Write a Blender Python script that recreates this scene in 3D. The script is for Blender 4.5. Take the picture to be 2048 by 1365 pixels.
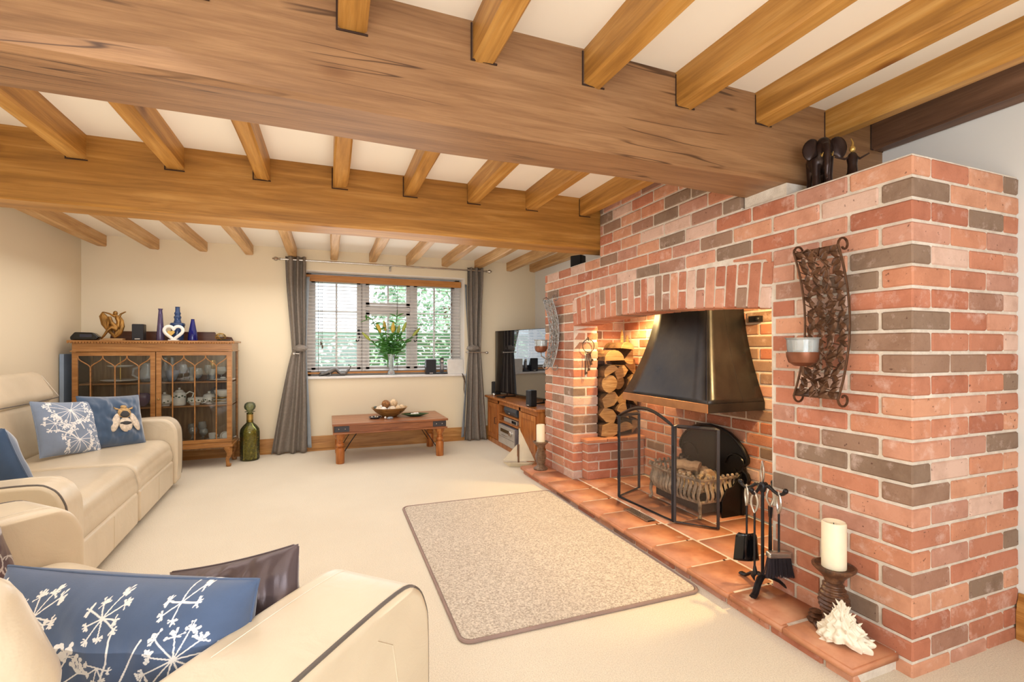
import bpy, bmesh, math, random
from mathutils import Vector, Matrix, Euler, noise
import numpy as np
R = math.radians
rng = random.Random(7)
scene = bpy.context.scene
for o in list(bpy.data.objects): bpy.data.objects.remove(o)
col = scene.collection

# ------------------------------------------------------------------ camera
cam_d = bpy.data.cameras.new('camera'); cam = bpy.data.objects.new('camera', cam_d); col.objects.link(cam)
cam.location = (0, 0, 1.224); cam.rotation_euler = (R(90), 0, R(-21.1))
cam_d.sensor_width = 36; cam_d.lens = 36 * 956 / 2048; cam_d.shift_y = 14.5 / 2048; cam_d.clip_start = .03
scene.camera = cam

# ------------------------------------------------------------------ light and exposure
scene.view_settings.view_transform = 'Standard'; scene.view_settings.look = 'None'
scene.view_settings.gamma = 1; scene.view_settings.use_curve_mapping = False
scene.view_settings.exposure = -0.06
world = bpy.data.worlds.new('sky'); scene.world = world; world.use_nodes = True
wn = world.node_tree; bg = wn.nodes['Background']
bg.inputs['Color'].default_value = (.86, .93, 1, 1); bg.inputs['Strength'].default_value = 6.0

def area(name, loc, target, sx, sy, power, color):
    l = bpy.data.lights.new(name, 'AREA'); l.shape = 'RECTANGLE'; l.size = sx; l.size_y = sy
    l.energy = power; l.color = color
    o = bpy.data.objects.new(name, l); col.objects.link(o); o.location = loc
    d = Vector(target) - Vector(loc); o.rotation_euler = d.to_track_quat('-Z', 'Y').to_euler()
    return o
# unseen fill panels added to brighten the room, then daylight at the window
area('rear_fill_panel', (-.6, -2.3, 1.35), (-.1, 3, 1.1), 3.2, 1.7, 54, (.86, .93, 1))  # added behind the camera; the rear windows are invented
area('fill_up', (-.15, 3.3, .62), (-.15, 3.3, 3), 2.0, 4.4, 30, (1, .94, .85))  # imitates light bounced off the floor, no lamp stands here
area('fill_up_near', (.5, -.6, .7), (.5, -.6, 3), 2.6, 2.0, 24, (1, .95, .88))
area('soft_down', (-.2, 2.6, 1.985), (-.2, 2.6, 0), 3.2, 1.3, 30, (1, .975, .94))
area('soft_down_far', (-.3, 4.8, 1.985), (-.3, 4.8, 0), 3.4, 2.0, 31, (1, .975, .94))
area('soft_down_near', (-.3, .4, 1.985), (-.1, .6, 0), 2.6, 1.6, 12, (1, .98, .95))
area('window_light', (.75, 6.05, 1.5), (.7, 2.5, .3), 1.8, 1.1, 12, (.85, .93, 1))

# ------------------------------------------------------------------ mesh helpers
class G:
    def __init__(s): s.v = []; s.f = []
    def add(s, vs, fs):
        n = len(s.v); s.v += [tuple(p) for p in vs]; s.f += [tuple(i + n for i in f) for f in fs]; return s
    def box(s, x0, x1, y0, y1, z0, z1, m=None):
        vs = [(x, y, z) for z in (z0, z1) for y in (y0, y1) for x in (x0, x1)]
        if m: vs = [m @ Vector(p) for p in vs]
        return s.add(vs, [(0, 2, 3, 1), (4, 5, 7, 6), (0, 1, 5, 4), (2, 6, 7, 3), (0, 4, 6, 2), (1, 3, 7, 5)])
    def prism(s, poly, ax, a, b, m=None):
        # poly in the other two axes (cyclic order), extruded along axis ax from a to b
        def P(p, t):
            q = (t, p[0], p[1]) if ax == 0 else ((p[0], t, p[1]) if ax == 1 else (p[0], p[1], t))
            return m @ Vector(q) if m else q
        n = len(poly)
        vs = [P(p, a) for p in poly] + [P(p, b) for p in poly]
        return s.add(vs, [tuple(range(n - 1, -1, -1)), tuple(range(n, 2 * n))] + [(i, (i + 1) % n, n + (i + 1) % n, n + i) for i in range(n)])
    def lathe(s, prof, c=(0, 0, 0), n=24, sx=1, sy=1, m=None):
        vs = []; k = len(prof)
        for i in range(n):
            t = 2 * math.pi * i / n
            for r, z in prof:
                q = Vector((c[0] + r * sx * math.cos(t), c[1] + r * sy * math.sin(t), c[2] + z)); vs.append(m @ q if m else q)
        fs = [(i * k + j, ((i + 1) % n) * k + j, ((i + 1) % n) * k + j + 1, i * k + j + 1) for i in range(n) for j in range(k - 1)]
        if prof[0][0] > 1e-5: fs.append(tuple(i * k for i in range(n - 1, -1, -1)))
        if prof[-1][0] > 1e-5: fs.append(tuple(i * k + k - 1 for i in range(n)))
        return s.add(vs, fs)
    def tube(s, pts, r, n=8, closed=False, m=None, flat=1.0):
        pts = [Vector(p) for p in pts]; k = len(pts); vs = []
        up = None
        for i, p in enumerate(pts):
            if closed: t = pts[(i + 1) % k] - pts[i - 1]
            else: t = pts[min(i + 1, k - 1)] - pts[max(i - 1, 0)]
            t = t.normalized() if t.length > 1e-9 else Vector((0, 0, 1))
            if up is None: up = Vector((0, 0, 1)) if abs(t.z) < .9 else Vector((1, 0, 0))
            a = t.cross(up)
            if a.length < 1e-6: a = t.orthogonal()
            a.normalize(); b = a.cross(t).normalized(); up = b
            rr = r[i] if isinstance(r, (list, tuple)) else r
            for j in range(n):
                an = 2 * math.pi * j / n; q = p + a * (rr * math.cos(an)) + b * (rr * flat * math.sin(an))
                vs.append(m @ q if m else q)
        fs = [(i * n + j, i * n + (j + 1) % n, ((i + 1) % k) * n + (j + 1) % n, ((i + 1) % k) * n + j) for i in range(k if closed else k - 1) for j in range(n)]
        if not closed: fs += [tuple(range(n - 1, -1, -1)), tuple((k - 1) * n + j for j in range(n))]
        return s.add(vs, fs)
    def ball(s, c, rx, ry=None, rz=None, n=12, k=8, m=None, rough=0, seed=0):
        ry = ry or rx; rz = rz or rx; vs = []
        for i in range(k + 1):
            ph = math.pi * i / k
            for j in range(n):
                t = 2 * math.pi * j / n; d = Vector((math.sin(ph) * math.cos(t), math.sin(ph) * math.sin(t), math.cos(ph)))
                f = 1 + rough * noise.noise(d * 2.2 + Vector((seed * 3.1, seed, 0)))
                q = Vector((rx * d.x * f, ry * d.y * f, rz * d.z * f))
                if m: q = m @ q
                vs.append(q + Vector(c))
        return s.add(vs, [(i * n + j, (i + 1) * n + j, (i + 1) * n + (j + 1) % n, i * n + (j + 1) % n) for i in range(k) for j in range(n)])
    def grid(s, fn, nu, nv, thick=0):
        P = [[Vector(fn(i / nu, j / nv)) for j in range(nv + 1)] for i in range(nu + 1)]
        vs = [P[i][j] for i in range(nu + 1) for j in range(nv + 1)]
        return s.add(vs, [(i * (nv + 1) + j, (i + 1) * (nv + 1) + j, (i + 1) * (nv + 1) + j + 1, i * (nv + 1) + j + 1) for i in range(nu) for j in range(nv)])
    def mesh(s, name, m=None, smooth=True, ang=35):
        me = bpy.data.meshes.new(name); me.from_pydata([tuple(p) for p in s.v], [], s.f)
        bm = bmesh.new(); bm.from_mesh(me)
        bmesh.ops.remove_doubles(bm, verts=bm.verts, dist=1e-6)
        bmesh.ops.recalc_face_normals(bm, faces=bm.faces); bm.to_mesh(me); bm.free()
        if smooth:
            me.polygons.foreach_set('use_smooth', [True] * len(me.polygons)); me.set_sharp_from_angle(angle=R(ang))
        if m: me.materials.append(m)
        return me
def link(name, me, parent=None, loc=None, rot=None):
    o = bpy.data.objects.new(name, me); col.objects.link(o)
    if parent is not None: o.parent = parent
    if loc is not None: o.location = loc
    if rot is not None: o.rotation_euler = rot
    return o
def obj(name, g, m, parent=None, bevel=0, seg=2, sub=0, smooth=True, ang=35, loc=None, rot=None, solid=0, remesh=0, label=None):
    o = link(name, g.mesh(name, m, smooth, ang), parent, loc, rot)
    if solid:
        d = o.modifiers.new('thickness', 'SOLIDIFY'); d.thickness = solid; d.offset = 0
    if remesh:
        d = o.modifiers.new('fuse', 'REMESH'); d.mode = 'VOXEL'; d.voxel_size = remesh; d.use_smooth_shade = True
        d = o.modifiers.new('soften', 'SMOOTH'); d.factor = .6; d.iterations = 3
    if bevel:
        d = o.modifiers.new('bevel', 'BEVEL'); d.width = bevel; d.segments = seg; d.limit_method = 'ANGLE'; d.angle_limit = R(40); d.harden_normals = True
    if sub:
        d = o.modifiers.new('subdivision', 'SUBSURF'); d.levels = sub; d.render_levels = sub
    if label: o['label'] = label
    return o
def tag(o, label, cat, group=None, kind=None):
    o['label'] = label; o['category'] = cat
    if group: o['group'] = group
    if kind: o['kind'] = kind
    return o
def thing(name, label, cat, loc=(0, 0, 0), rz=0, group=None):
    o = bpy.data.objects.new(name, None); col.objects.link(o); o.empty_display_size = .1
    o.location = loc; o.rotation_euler = (0, 0, rz)
    return tag(o, label, cat, group)
def struct(name, g, m, parent=None, **k):
    o = obj(name, g, m, parent, **k)
    if parent is None: o['kind'] = 'structure'
    return o
def copy_tree(o, parent=None):
    c = o.copy(); col.objects.link(c)
    if parent is not None: c.parent = parent
    for ch in list(o.children): copy_tree(ch, c)
    return c

# ------------------------------------------------------------------ material helpers
def srgb(r, g, b):
    f = lambda c: (c / 255 / 12.92) if c / 255 <= .04045 else ((c / 255 + .055) / 1.055) ** 2.4
    return (f(r), f(g), f(b), 1)
class M:
    def __init__(s, name):
        s.m = bpy.data.materials.new(name); s.m.use_nodes = True; s.t = s.m.node_tree; s.b = s.t.nodes['Principled BSDF']
    def n(s, typ, **k):
        x = s.t.nodes.new(typ)
        for a, v in k.items():
            if a in x.inputs: x.inputs[a].default_value = v
            else: setattr(x, a, v)
        return x
    def l(s, a, b): s.t.links.new(a, b); return s
    def set(s, **k):
        for a, v in k.items(): s.b.inputs[a.replace('_', ' ')].default_value = v
        return s
    def coord(s, scale=(1, 1, 1), kind='Object', rnd=0):
        tc = s.n('ShaderNodeTexCoord'); mp = s.n('ShaderNodeMapping'); mp.inputs['Scale'].default_value = scale
        if rnd:
            oi = s.n('ShaderNodeObjectInfo'); va = s.n('ShaderNodeVectorMath', operation='MULTIPLY_ADD')
            cx = s.n('ShaderNodeCombineXYZ'); 
            for i in range(3): s.l(oi.outputs['Random'], cx.inputs[i])
            va.inputs[1].default_value = (rnd, rnd * 1.7, rnd * 2.3)
            s.l(cx.outputs[0], va.inputs[0]); s.l(tc.outputs[kind], va.inputs[2]); s.l(va.outputs[0], mp.inputs[0])
        else: s.l(tc.outputs[kind], mp.inputs[0])
        return mp.outputs[0]
    def noise(s, vec, scale, detail=4, rough=.55, dist=0):
        x = s.n('ShaderNodeTexNoise'); x.inputs['Scale'].default_value = scale; x.inputs['Detail'].default_value = detail
        x.inputs['Roughness'].default_value = rough; x.inputs['Distortion'].default_value = dist
        s.l(vec, x.inputs['Vector']); return x.outputs['Fac']
    def ramp(s, fac, stops, interp='LINEAR'):
        x = s.n('ShaderNodeValToRGB'); x.color_ramp.interpolation = interp; e = x.color_ramp.elements
        while len(e) > 1: e.remove(e[-1])
        e[0].position = stops[0][0]; e[0].color = stops[0][1]
        for p, c in stops[1:]: q = e.new(p); q.color = c
        s.l(fac, x.inputs[0]); return x.outputs['Color']
    def mix(s, fac, a, b, mode='MIX'):
        x = s.n('ShaderNodeMix', data_type='RGBA', blend_type=mode)
        for v, i in ((fac, 0), (a, 6), (b, 7)):
            if hasattr(v, 'links'): s.l(v, x.inputs[i])
            else: x.inputs[i].default_value = v
        return x.outputs[2]
    def bump(s, h, strength=.3, dist=.01):
        x = s.n('ShaderNodeBump'); x.inputs['Strength'].default_value = strength; x.inputs['Distance'].default_value = dist
        s.l(h, x.inputs['Height']); s.l(x.outputs[0], s.b.inputs['Normal']); return s
    def color(s, c): s.l(c, s.b.inputs['Base Color']); return s
W1 = (1, 1, 1, 1); K1 = (0, 0, 0, 1)
def plain(name, rgb, rough=.5, metal=0, spec=.5, var=.06, scale=8, bump=0, bscale=60):
    m = M(name); c = srgb(*rgb); v = m.coord()
    f = m.noise(v, scale); d = tuple(max(0, k * (1 - var * 2)) for k in c[:3]) + (1,); e = tuple(min(1, k * (1 + var)) for k in c[:3]) + (1,)
    m.color(m.ramp(f, [(.3, d), (.7, e)])); m.set(Roughness=rough, Metallic=metal, Specular_IOR_Level=spec)
    if bump: m.bump(m.noise(v, bscale), bump)
    return m.m
def wood(name, dark, mid, light, axis=0, rough=.45, grain=1.0, knots=True, crack=0, rnd=9, spec=.4):
    m = M(name); sc = [7 * grain] * 3; sc[axis] = .55 * grain
    v = m.coord(tuple(sc), rnd=rnd); base = m.noise(v, 2.2, 6, .6, .6)
    c = m.ramp(base, [(.28, srgb(*dark)), (.5, srgb(*mid)), (.72, srgb(*light))])
    sf = [60 * grain] * 3; sf[axis] = 1.6 * grain; vf = m.coord(tuple(sf), rnd=rnd); fine = m.noise(vf, 1.6, 3, .7)
    c = m.mix(.55, c, m.ramp(fine, [(.3, (.62, .56, .5, 1)), (.62, W1)]), 'MULTIPLY')
    if knots:
        sk = [1.6] * 3; sk[axis] = .8; vk = m.coord(tuple(sk), rnd=rnd); x = m.n('ShaderNodeTexVoronoi'); x.inputs['Scale'].default_value = 1.7
        m.l(vk, x.inputs['Vector']); c = m.mix(1, c, m.ramp(x.outputs['Distance'], [(.0, (.4, .28, .2, 1)), (.045, (.62, .5, .4, 1)), (.11, W1)]), 'MULTIPLY')
    if crack:
        s2 = [9.] * 3; s2[axis] = .42; vc = m.coord(tuple(s2), rnd=rnd); cr = m.noise(vc, 1.4, 2, .5, .3)
        line = m.ramp(cr, [(.487, W1), (.497, (.10, .05, .03, 1)), (.503, (.10, .05, .03, 1)), (.512, W1)])
        msk = m.noise(m.coord((.9, .9, .9), rnd=rnd), 1.8, 2); mk = m.ramp(msk, [(.50, K1), (.57, (.8, .8, .8, 1))])
        c = m.mix(mk, c, m.mix(1, c, line, 'MULTIPLY'))
    m.color(c).set(Roughness=rough, Specular_IOR_Level=spec); m.bump(fine, .12, .004); return m.m
def glass(name, rgb, body=0.0, rough=.02):
    # thin glass: clear transmission with the pane's tint, a real Fresnel reflection, and a little body colour where it is thick
    m = M(name); c = srgb(*rgb); t = m.n('ShaderNodeBsdfTransparent'); t.inputs[0].default_value = c
    gl = m.n('ShaderNodeBsdfGlossy'); gl.inputs['Roughness'].default_value = rough
    fr = m.n('ShaderNodeFresnel'); fr.inputs[0].default_value = 1.5
    m1 = m.n('ShaderNodeMixShader'); m.l(fr.outputs[0], m1.inputs[0]); m.l(t.outputs[0], m1.inputs[1]); m.l(gl.outputs[0], m1.inputs[2]); out = m1.outputs[0]
    if body:
        m.set(Roughness=.1, Specular_IOR_Level=.5, Base_Color=c); m2 = m.n('ShaderNodeMixShader'); m2.inputs[0].default_value = body
        m.l(out, m2.inputs[1]); m.l(m.b.outputs[0], m2.inputs[2]); out = m2.outputs[0]
    m.l(out, m.t.nodes['Material Output'].inputs[0]); return m.m

# ------------------------------------------------------------------ materials
def mk_plaster(name, rgb):
    m = M(name); v = m.coord(); c = srgb(*rgb); f = m.noise(v, 1.2, 3)
    m.color(m.ramp(f, [(.3, tuple(k * .97 for k in c[:3]) + (1,)), (.7, c)])).set(Roughness=.85, Specular_IOR_Level=.2)
    m.bump(m.noise(v, 90, 3), .04, .002); return m.m
plaster = mk_plaster('cream_wall_paint', (237, 222, 194)); ceil_m = mk_plaster('ceiling_paint', (243, 234, 220)); white_wall = mk_plaster('pale_wall_paint', (232, 230, 226))
def mk_carpet(name, a, b, s, bs):
    m = M(name); v = m.coord(); f = m.noise(v, s, 3, .75); big = m.noise(v, 1.6, 3)
    c = m.ramp(f, [(.34, srgb(*a)), (.62, srgb(*b))]); c = m.mix(.35, c, m.ramp(big, [(.35, (.86, .84, .82, 1)), (.65, W1)]), 'MULTIPLY')
    m.color(c).set(Roughness=.97, Specular_IOR_Level=.08, Sheen_Weight=.25); m.bump(f, bs, .008); return m.m
carpet_m = mk_carpet('cream_carpet', (214, 201, 178), (238, 227, 206), 190, .5)
rug_m = mk_carpet('oatmeal_rug_pile', (158, 140, 120), (232, 220, 202), 110, .8)
oak = wood('honey_oak', (138, 94, 38), (174, 122, 54), (200, 150, 80), 0, crack=0)
oak_j = wood('honey_oak_joist', (144, 98, 42), (184, 132, 62), (212, 164, 94), 1)
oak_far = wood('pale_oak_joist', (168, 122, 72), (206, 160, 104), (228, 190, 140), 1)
oak_grey = wood('weathered_oak', (124, 88, 58), (146, 107, 72), (162, 122, 84), 0, crack=1, grain=1.6)
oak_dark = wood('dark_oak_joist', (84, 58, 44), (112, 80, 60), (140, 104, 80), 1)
skirt_m = wood('oak_skirting', (150, 98, 44), (186, 130, 66), (208, 156, 90), 0, grain=2, knots=False)
skirt_y = wood('oak_skirting_side', (150, 98, 44), (186, 130, 66), (208, 156, 90), 1, grain=2, knots=False)
sheesham = wood('sheesham_wood', (116, 66, 38), (154, 96, 60), (186, 126, 84), 0, rough=.3, grain=2.4)
sheesham_y = wood('sheesham_wood_side', (128, 70, 34), (176, 106, 52), (210, 144, 78), 2, rough=.3, grain=2.6)
mahog = wood('mahogany', (136, 90, 46), (168, 116, 64), (190, 140, 86), 0, rough=.28, grain=2.4, knots=False)
mahog_d = wood('mahogany_interior', (112, 82, 56), (140, 108, 74), (160, 128, 90), 2, rough=.5, grain=2.4, knots=False)

def mk_brick(name, light=1.0):
    m = M(name); oi = m.n('ShaderNodeObjectInfo'); v = m.coord(rnd=40)
    P = [(186, 124, 98), (196, 132, 104), (176, 112, 88), (204, 148, 122), (154, 122, 102), (190, 124, 98), (188, 138, 118), (140, 116, 98), (200, 138, 108), (214, 180, 162), (182, 116, 90), (198, 146, 124), (164, 122, 102), (206, 150, 120)]
    c = m.ramp(oi.outputs['Random'], [(i / len(P), srgb(*p)) for i, p in enumerate(P)], 'CONSTANT')
    n1 = m.noise(v, 9, 5, .65); c = m.mix(.75, c, m.ramp(n1, [(.3, (.72, .66, .62, 1)), (.55, W1)]), 'MULTIPLY')
    n2 = m.noise(m.coord((1, 1, 1), rnd=77), 11, 6, .7); c = m.mix(m.ramp(n2, [(.55, K1), (.78, (.6, .6, .6, 1))]), c, srgb(232, 206, 194))
    n3 = m.noise(v, 55, 2, .6); c = m.mix(m.ramp(n3, [(.68, K1), (.74, (.7, .7, .7, 1))]), c, srgb(84, 52, 42))
    m.color(c).set(Roughness=.88, Specular_IOR_Level=.25); m.bump(m.noise(v, 45, 5, .7), .45, .006); return m.m
brick_m = mk_brick('reclaimed_red_brick')
def mk_mortar():
    m = M('lime_mortar'); v = m.coord(); f = m.noise(v, 14, 5, .7)
    m.color(m.ramp(f, [(.3, srgb(204, 190, 174)), (.7, srgb(236, 226, 212))])).set(Roughness=.95, Specular_IOR_Level=.1); m.bump(m.noise(v, 120, 4, .8), .7, .005); return m.m
mortar = mk_mortar()
def mk_tile():
    m = M('terracotta'); v = m.coord(rnd=23); f = m.noise(v, 5, 5, .6); oi = m.n('ShaderNodeObjectInfo')
    c = m.ramp(f, [(.28, srgb(172, 108, 76)), (.5, srgb(200, 136, 100)), (.72, srgb(216, 160, 122))])
    c = m.mix(.6, c, m.ramp(oi.outputs['Random'], [(0, (.84, .8, .78, 1)), (1, (1, 1, 1, 1))]), 'MULTIPLY')
    w = m.noise(m.coord(rnd=51), 7, 3); c = m.mix(m.ramp(w, [(.68, K1), (.76, (.6, .6, .6, 1))]), c, srgb(226, 196, 168))
    m.color(c).set(Roughness=.5, Specular_IOR_Level=.4); m.bump(m.noise(v, 24, 4), .18, .004); return m.m
tile_m = mk_tile()
def mk_leather():
    m = M('cream_leather'); v = m.coord(); x = m.n('ShaderNodeTexVoronoi'); x.inputs['Scale'].default_value = 260; m.l(v, x.inputs['Vector'])
    f = m.noise(v, 3, 3); m.color(m.ramp(f, [(.3, srgb(206, 190, 164)), (.7, srgb(220, 204, 178))])).set(Roughness=.30, Specular_IOR_Level=.5)
    w = m.noise(v, 7, 3, .5, 1.5); ad = m.n('ShaderNodeMath', operation='MULTIPLY_ADD'); ad.inputs[1].default_value = .04
    m.l(x.outputs['Distance'], ad.inputs[0]); m.l(w, ad.inputs[2]); m.bump(ad.outputs[0], .16, .02); return m.m
leather = mk_leather()
piping_m = plain('grey_piping', (96, 88, 82), .5); stitch_m = plain('pale_stitching', (232, 222, 206), .8)
black_m = plain('satin_black', (26, 25, 26), .35); black_iron = plain('black_iron', (42, 40, 42), .42, .6, bump=.1); iron_grey = plain('grey_painted_steel', (66, 64, 68), .42, .5)
gloss_black = plain('gloss_black', (12, 12, 14), .08)
steel = plain('brushed_steel', (196, 190, 182), .25, .9); silver_m = plain('silver_panel', (206, 200, 192), .35, .5); brass_m = plain('brass', (190, 160, 104), .28, .95)
bronze_m = plain('bronze_figure', (150, 108, 52), .34, .75, var=.25, scale=14); dark_bronze = plain('dark_bronze', (62, 46, 42), .3, .6, var=.3)
pewter_m = plain('pewter_figure', (112, 108, 104), .3, .8, var=.2)
rust_iron = plain('brown_wrought_iron', (96, 66, 46), .34, .55, var=.25, scale=30)
sheen_iron = plain('iron_painted_sheen', (150, 146, 142), .4, .5, var=.3, scale=60)  # brown iron's reflections put into a paler base colour
copper_m = plain('copper_band', (196, 138, 92), .35, .75, var=.1)
def mk_hood():
    m = M('blackened_copper'); v = m.coord(); f = m.noise(v, 2.6, 5, .6)
    m.color(m.ramp(f, [(.3, srgb(40, 40, 44)), (.7, srgb(70, 66, 64))])).set(Metallic=.75, Specular_IOR_Level=.5)
    g = m.ramp(m.noise(v, 5, 5, .7), [(.3, (.26, .26, .26, 1)), (.7, (.46, .46, .46, 1))]); m.l(g, m.b.inputs['Roughness']); return m.m
hood_m = mk_hood()
curtain_m = plain('taupe_curtain', (132, 122, 112), .6, 0, .4, var=.08, scale=40, bump=.1, bscale=300)
curtain_back = plain('blue_grey_lining', (150, 158, 166), .7)
upvc = plain('window_frame_paint', (214, 206, 200), .4); slat_m = plain('white_blind_slat', (238, 232, 228), .4)
valance_m = wood('blind_valance_oak', (168, 108, 48), (190, 128, 62), (204, 144, 78), 0, grain=2, knots=False)
sill_m = plain('sill_paint', (226, 220, 214), .5)
pane_m = glass('window_glass', (248, 252, 253)); cab_glass = glass('cabinet_glass', (246, 246, 244))
clear_glass = glass('clear_glass', (242, 246, 246), .22); purple_glass = glass('lilac_glass', (150, 130, 176), .25); blue_glass = glass('steel_blue_glass', (84, 116, 172), .3)
cobalt_glass = glass('cobalt_glass', (36, 44, 170), .3); olive_glass = glass('olive_glass', (228, 228, 160), .04)
china_m = plain('white_china', (240, 238, 230), .2); china_leaf = plain('china_leaf_print', (70, 92, 64), .3); gilt = plain('gilt_rim', (206, 170, 96), .3, .7)
candle_m = plain('ivory_wax', (244, 232, 204), .45, var=.03); cdl = bpy.data.materials['ivory_wax'].node_tree.nodes['Principled BSDF']; cdl.inputs['Subsurface Weight'].default_value = .3; cdl.inputs['Subsurface Radius'].default_value = (.03, .02, .01)
carved = wood('carved_dark_wood', (58, 38, 28), (92, 60, 42), (124, 86, 60), 2, rough=.3, grain=4, knots=False)
carved_pale = wood('carved_greyed_wood', (88, 66, 50), (122, 96, 74), (150, 124, 100), 2, rough=.45, grain=4, knots=False)
shell_m = plain('white_shell', (238, 228, 208), .5, var=.06, bump=.3, bscale=40); sail_m = plain('cream_painted_wood', (214, 200, 174), .6)
log_end = wood('split_log_end', (150, 108, 66), (186, 144, 94), (212, 176, 124), 0, rough=.8, grain=5, knots=False); bark_m = plain('log_bark', (120, 86, 54), .9, var=.3, scale=20, bump=.8, bscale=40)
cork_m = plain('cork', (196, 176, 108), .8, var=.2, scale=30)
leaf_m = plain('lily_leaf', (62, 122, 42), .45, var=.25, scale=20); bud_m = plain('lily_bud', (196, 168, 62), .5, var=.2, scale=20)
umb_blue = (82, 100, 132)
# ------------------------------------------------------------------ the room shell
XL, XR, YB, YF, ZC = -2.36, 2.73, 6.17, -2.6, 2.40
WX0, WX1, WZ0, WZ1 = -.25, 1.70, .885, 2.155
struct('floor', G().box(XL - .1, XR + .1, YF - .1, YB + .1, -.12, 0), carpet_m)
struct('ceiling', G().box(XL - .1, XR + .1, YF - .1, YB + .1, ZC, ZC + .12), ceil_m)
struct('wall_left', G().box(XL - .12, XL, YF - .1, YB + .3, 0, ZC), plaster)
struct('wall_right', G().box(XR, XR + .12, YF - .1, YB + .3, 0, ZC), white_wall)
gb = G()
gb.box(XL, WX0, YB, YB + .32, 0, ZC); gb.box(WX1, XR, YB, YB + .32, 0, ZC); gb.box(WX0, WX1, YB, YB + .32, 0, WZ0 - .03); gb.box(WX0, WX1, YB, YB + .32, WZ1, ZC)
struct('wall_back', gb, plaster, smooth=False)
# unseen wall behind the photographer; its tall openings are added to let light in
gf = G(); gf.box(XL, -2.1, YF - .1, YF, 0, ZC).box(1.1, XR, YF - .1, YF, 0, ZC).box(-2.1, 1.1, YF - .1, YF, 0, .4).box(-2.1, 1.1, YF - .1, YF, 2.2, ZC)
struct('wall_front', gf, plaster, smooth=False)
# skirting boards: moulded profile
def skirt_prof(t=.022, h=.175): return [(0, 0), (t, 0), (t, h * .62), (t * .8, h * .7), (t * .85, h * .76), (t * .45, h * .9), (t * .4, h), (0, h)]
struct('baseboard_back', G().prism([(YB - a, b) for a, b in skirt_prof()], 0, XL, XR), skirt_m)
struct('baseboard_left', G().prism([(XL + a, b) for a, b in skirt_prof()], 1, YF, YB), skirt_y)
struct('baseboard_right', G().prism([(XR - a, b) for a, b in skirt_prof(.03, .19)], 1, YF, 1.112), skirt_y)
# window sill board
sill = obj('trim_sill', G().box(WX0 - .035, WX1 + .02, YB - .035, YB + .3, WZ0 - .03, WZ0), sill_m, bevel=.008); sill['kind'] = 'structure'

gr = G().box(WX0, WX0 + .006, YB - .001, YB + .24, WZ0, WZ1).box(WX1 - .006, WX1, YB - .001, YB + .24, WZ0, WZ1).box(WX0, WX1, YB - .001, YB + .24, WZ1 - .006, WZ1)
struct('trim_3', gr, mk_plaster('white_reveal_paint', (246, 242, 236)), smooth=False)
# ------------------------------------------------------------------ window
win = bpy.data.objects.new('window_1', None); col.objects.link(win); win.location = (.725, YB + .27, WZ0); win['kind'] = 'structure'
def W(x, z): return (x - .725, z - WZ0)
def wbar(name, x0, x1, z0, z1, y0, y1, m=upvc, parent=win, bevel=.004):
    a, b = W(x0, z0), W(x1, z1); return obj(name, G().box(a[0], b[0], y0, y1, a[1], b[1]), m, parent, bevel=bevel, seg=1)
wbar('frame_head', WX0, WX1, 2.085, WZ1, -.03, .04); wbar('frame_foot', WX0, WX1, WZ0, WZ0 + .06, -.03, .04)
wbar('frame_jamb', WX0, WX0 + .065, WZ0, WZ1, -.03, .04); wbar('frame_jamb', WX1 - .075, WX1, WZ0, WZ1, -.03, .04)
wbar('mullion', .395, .46, WZ0, WZ1, -.035, .04); wbar('mullion', 1.02, 1.075, WZ0, WZ1, -.035, .04)
def casement(x0, x1, z0, z1, rows, hd=None):
    s = obj('casement', G().box(*[W(x0, 0)[0], W(x0, 0)[0] + .045], -.02, .03, W(0, z0)[1], W(0, z1)[1]).box(W(x1, 0)[0] - .045, W(x1, 0)[0], -.02, .03, W(0, z0)[1], W(0, z1)[1])
            .box(W(x0, 0)[0], W(x1, 0)[0], -.02, .03, W(0, z0)[1], W(0, z0)[1] + .05).box(W(x0, 0)[0], W(x1, 0)[0], -.02, .03, W(0, z1)[1] - .045, W(0, z1)[1]), upvc, win, smooth=False)
    xs = [x0 + .045, (x0 + x1) / 2, x1 - .045]; zs = [z0 + .05 + (z1 - z0 - .095) * k / rows for k in range(rows + 1)]
    b = .011
    g = G().box(W(xs[1], 0)[0] - b, W(xs[1], 0)[0] + b, -.012, .02, W(0, z0)[1] + .04, W(0, z1)[1] - .04)
    obj('glazing_bar', g, upvc, s, smooth=False)
    for z in zs[1:-1]: obj('glazing_bar', G().box(W(xs[0], 0)[0], W(xs[2], 0)[0], -.012, .02, W(0, z)[1] - b, W(0, z)[1] + b), upvc, s, smooth=False)
    for i in range(2):
        for k in range(rows):
            obj('pane', G().box(W(xs[i], 0)[0], W(xs[i + 1], 0)[0], .003, .006, W(0, zs[k])[1], W(0, zs[k + 1])[1]), pane_m, s, smooth=False)
    if hd:
        hx = W(x1 - .025 if hd == 'r' else x0 + .025, 0)[0]
        obj('window_handle', G().box(hx - .014, hx + .014, -.05, -.02, .50, .60).tube([(hx, -.05, .58), (hx, -.07, .56), (hx + .012, -.07, .50), (hx, -.06, .44), (hx - .02, -.06, .42), (hx - .03, -.06, .45)], .007), black_iron, s)
casement(WX0 + .065, .395, WZ0 + .06, 2.085, 3, 'r'); casement(1.075, WX1 - .075, WZ0 + .06, 2.085, 3, 'l')
wbar('transom', .46, 1.02, 1.705, 1.765, -.03, .04); casement(.46, 1.02, WZ0 + .06, 1.705, 2); casement(.46, 1.02, 1.765, 2.085, 1)

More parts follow.
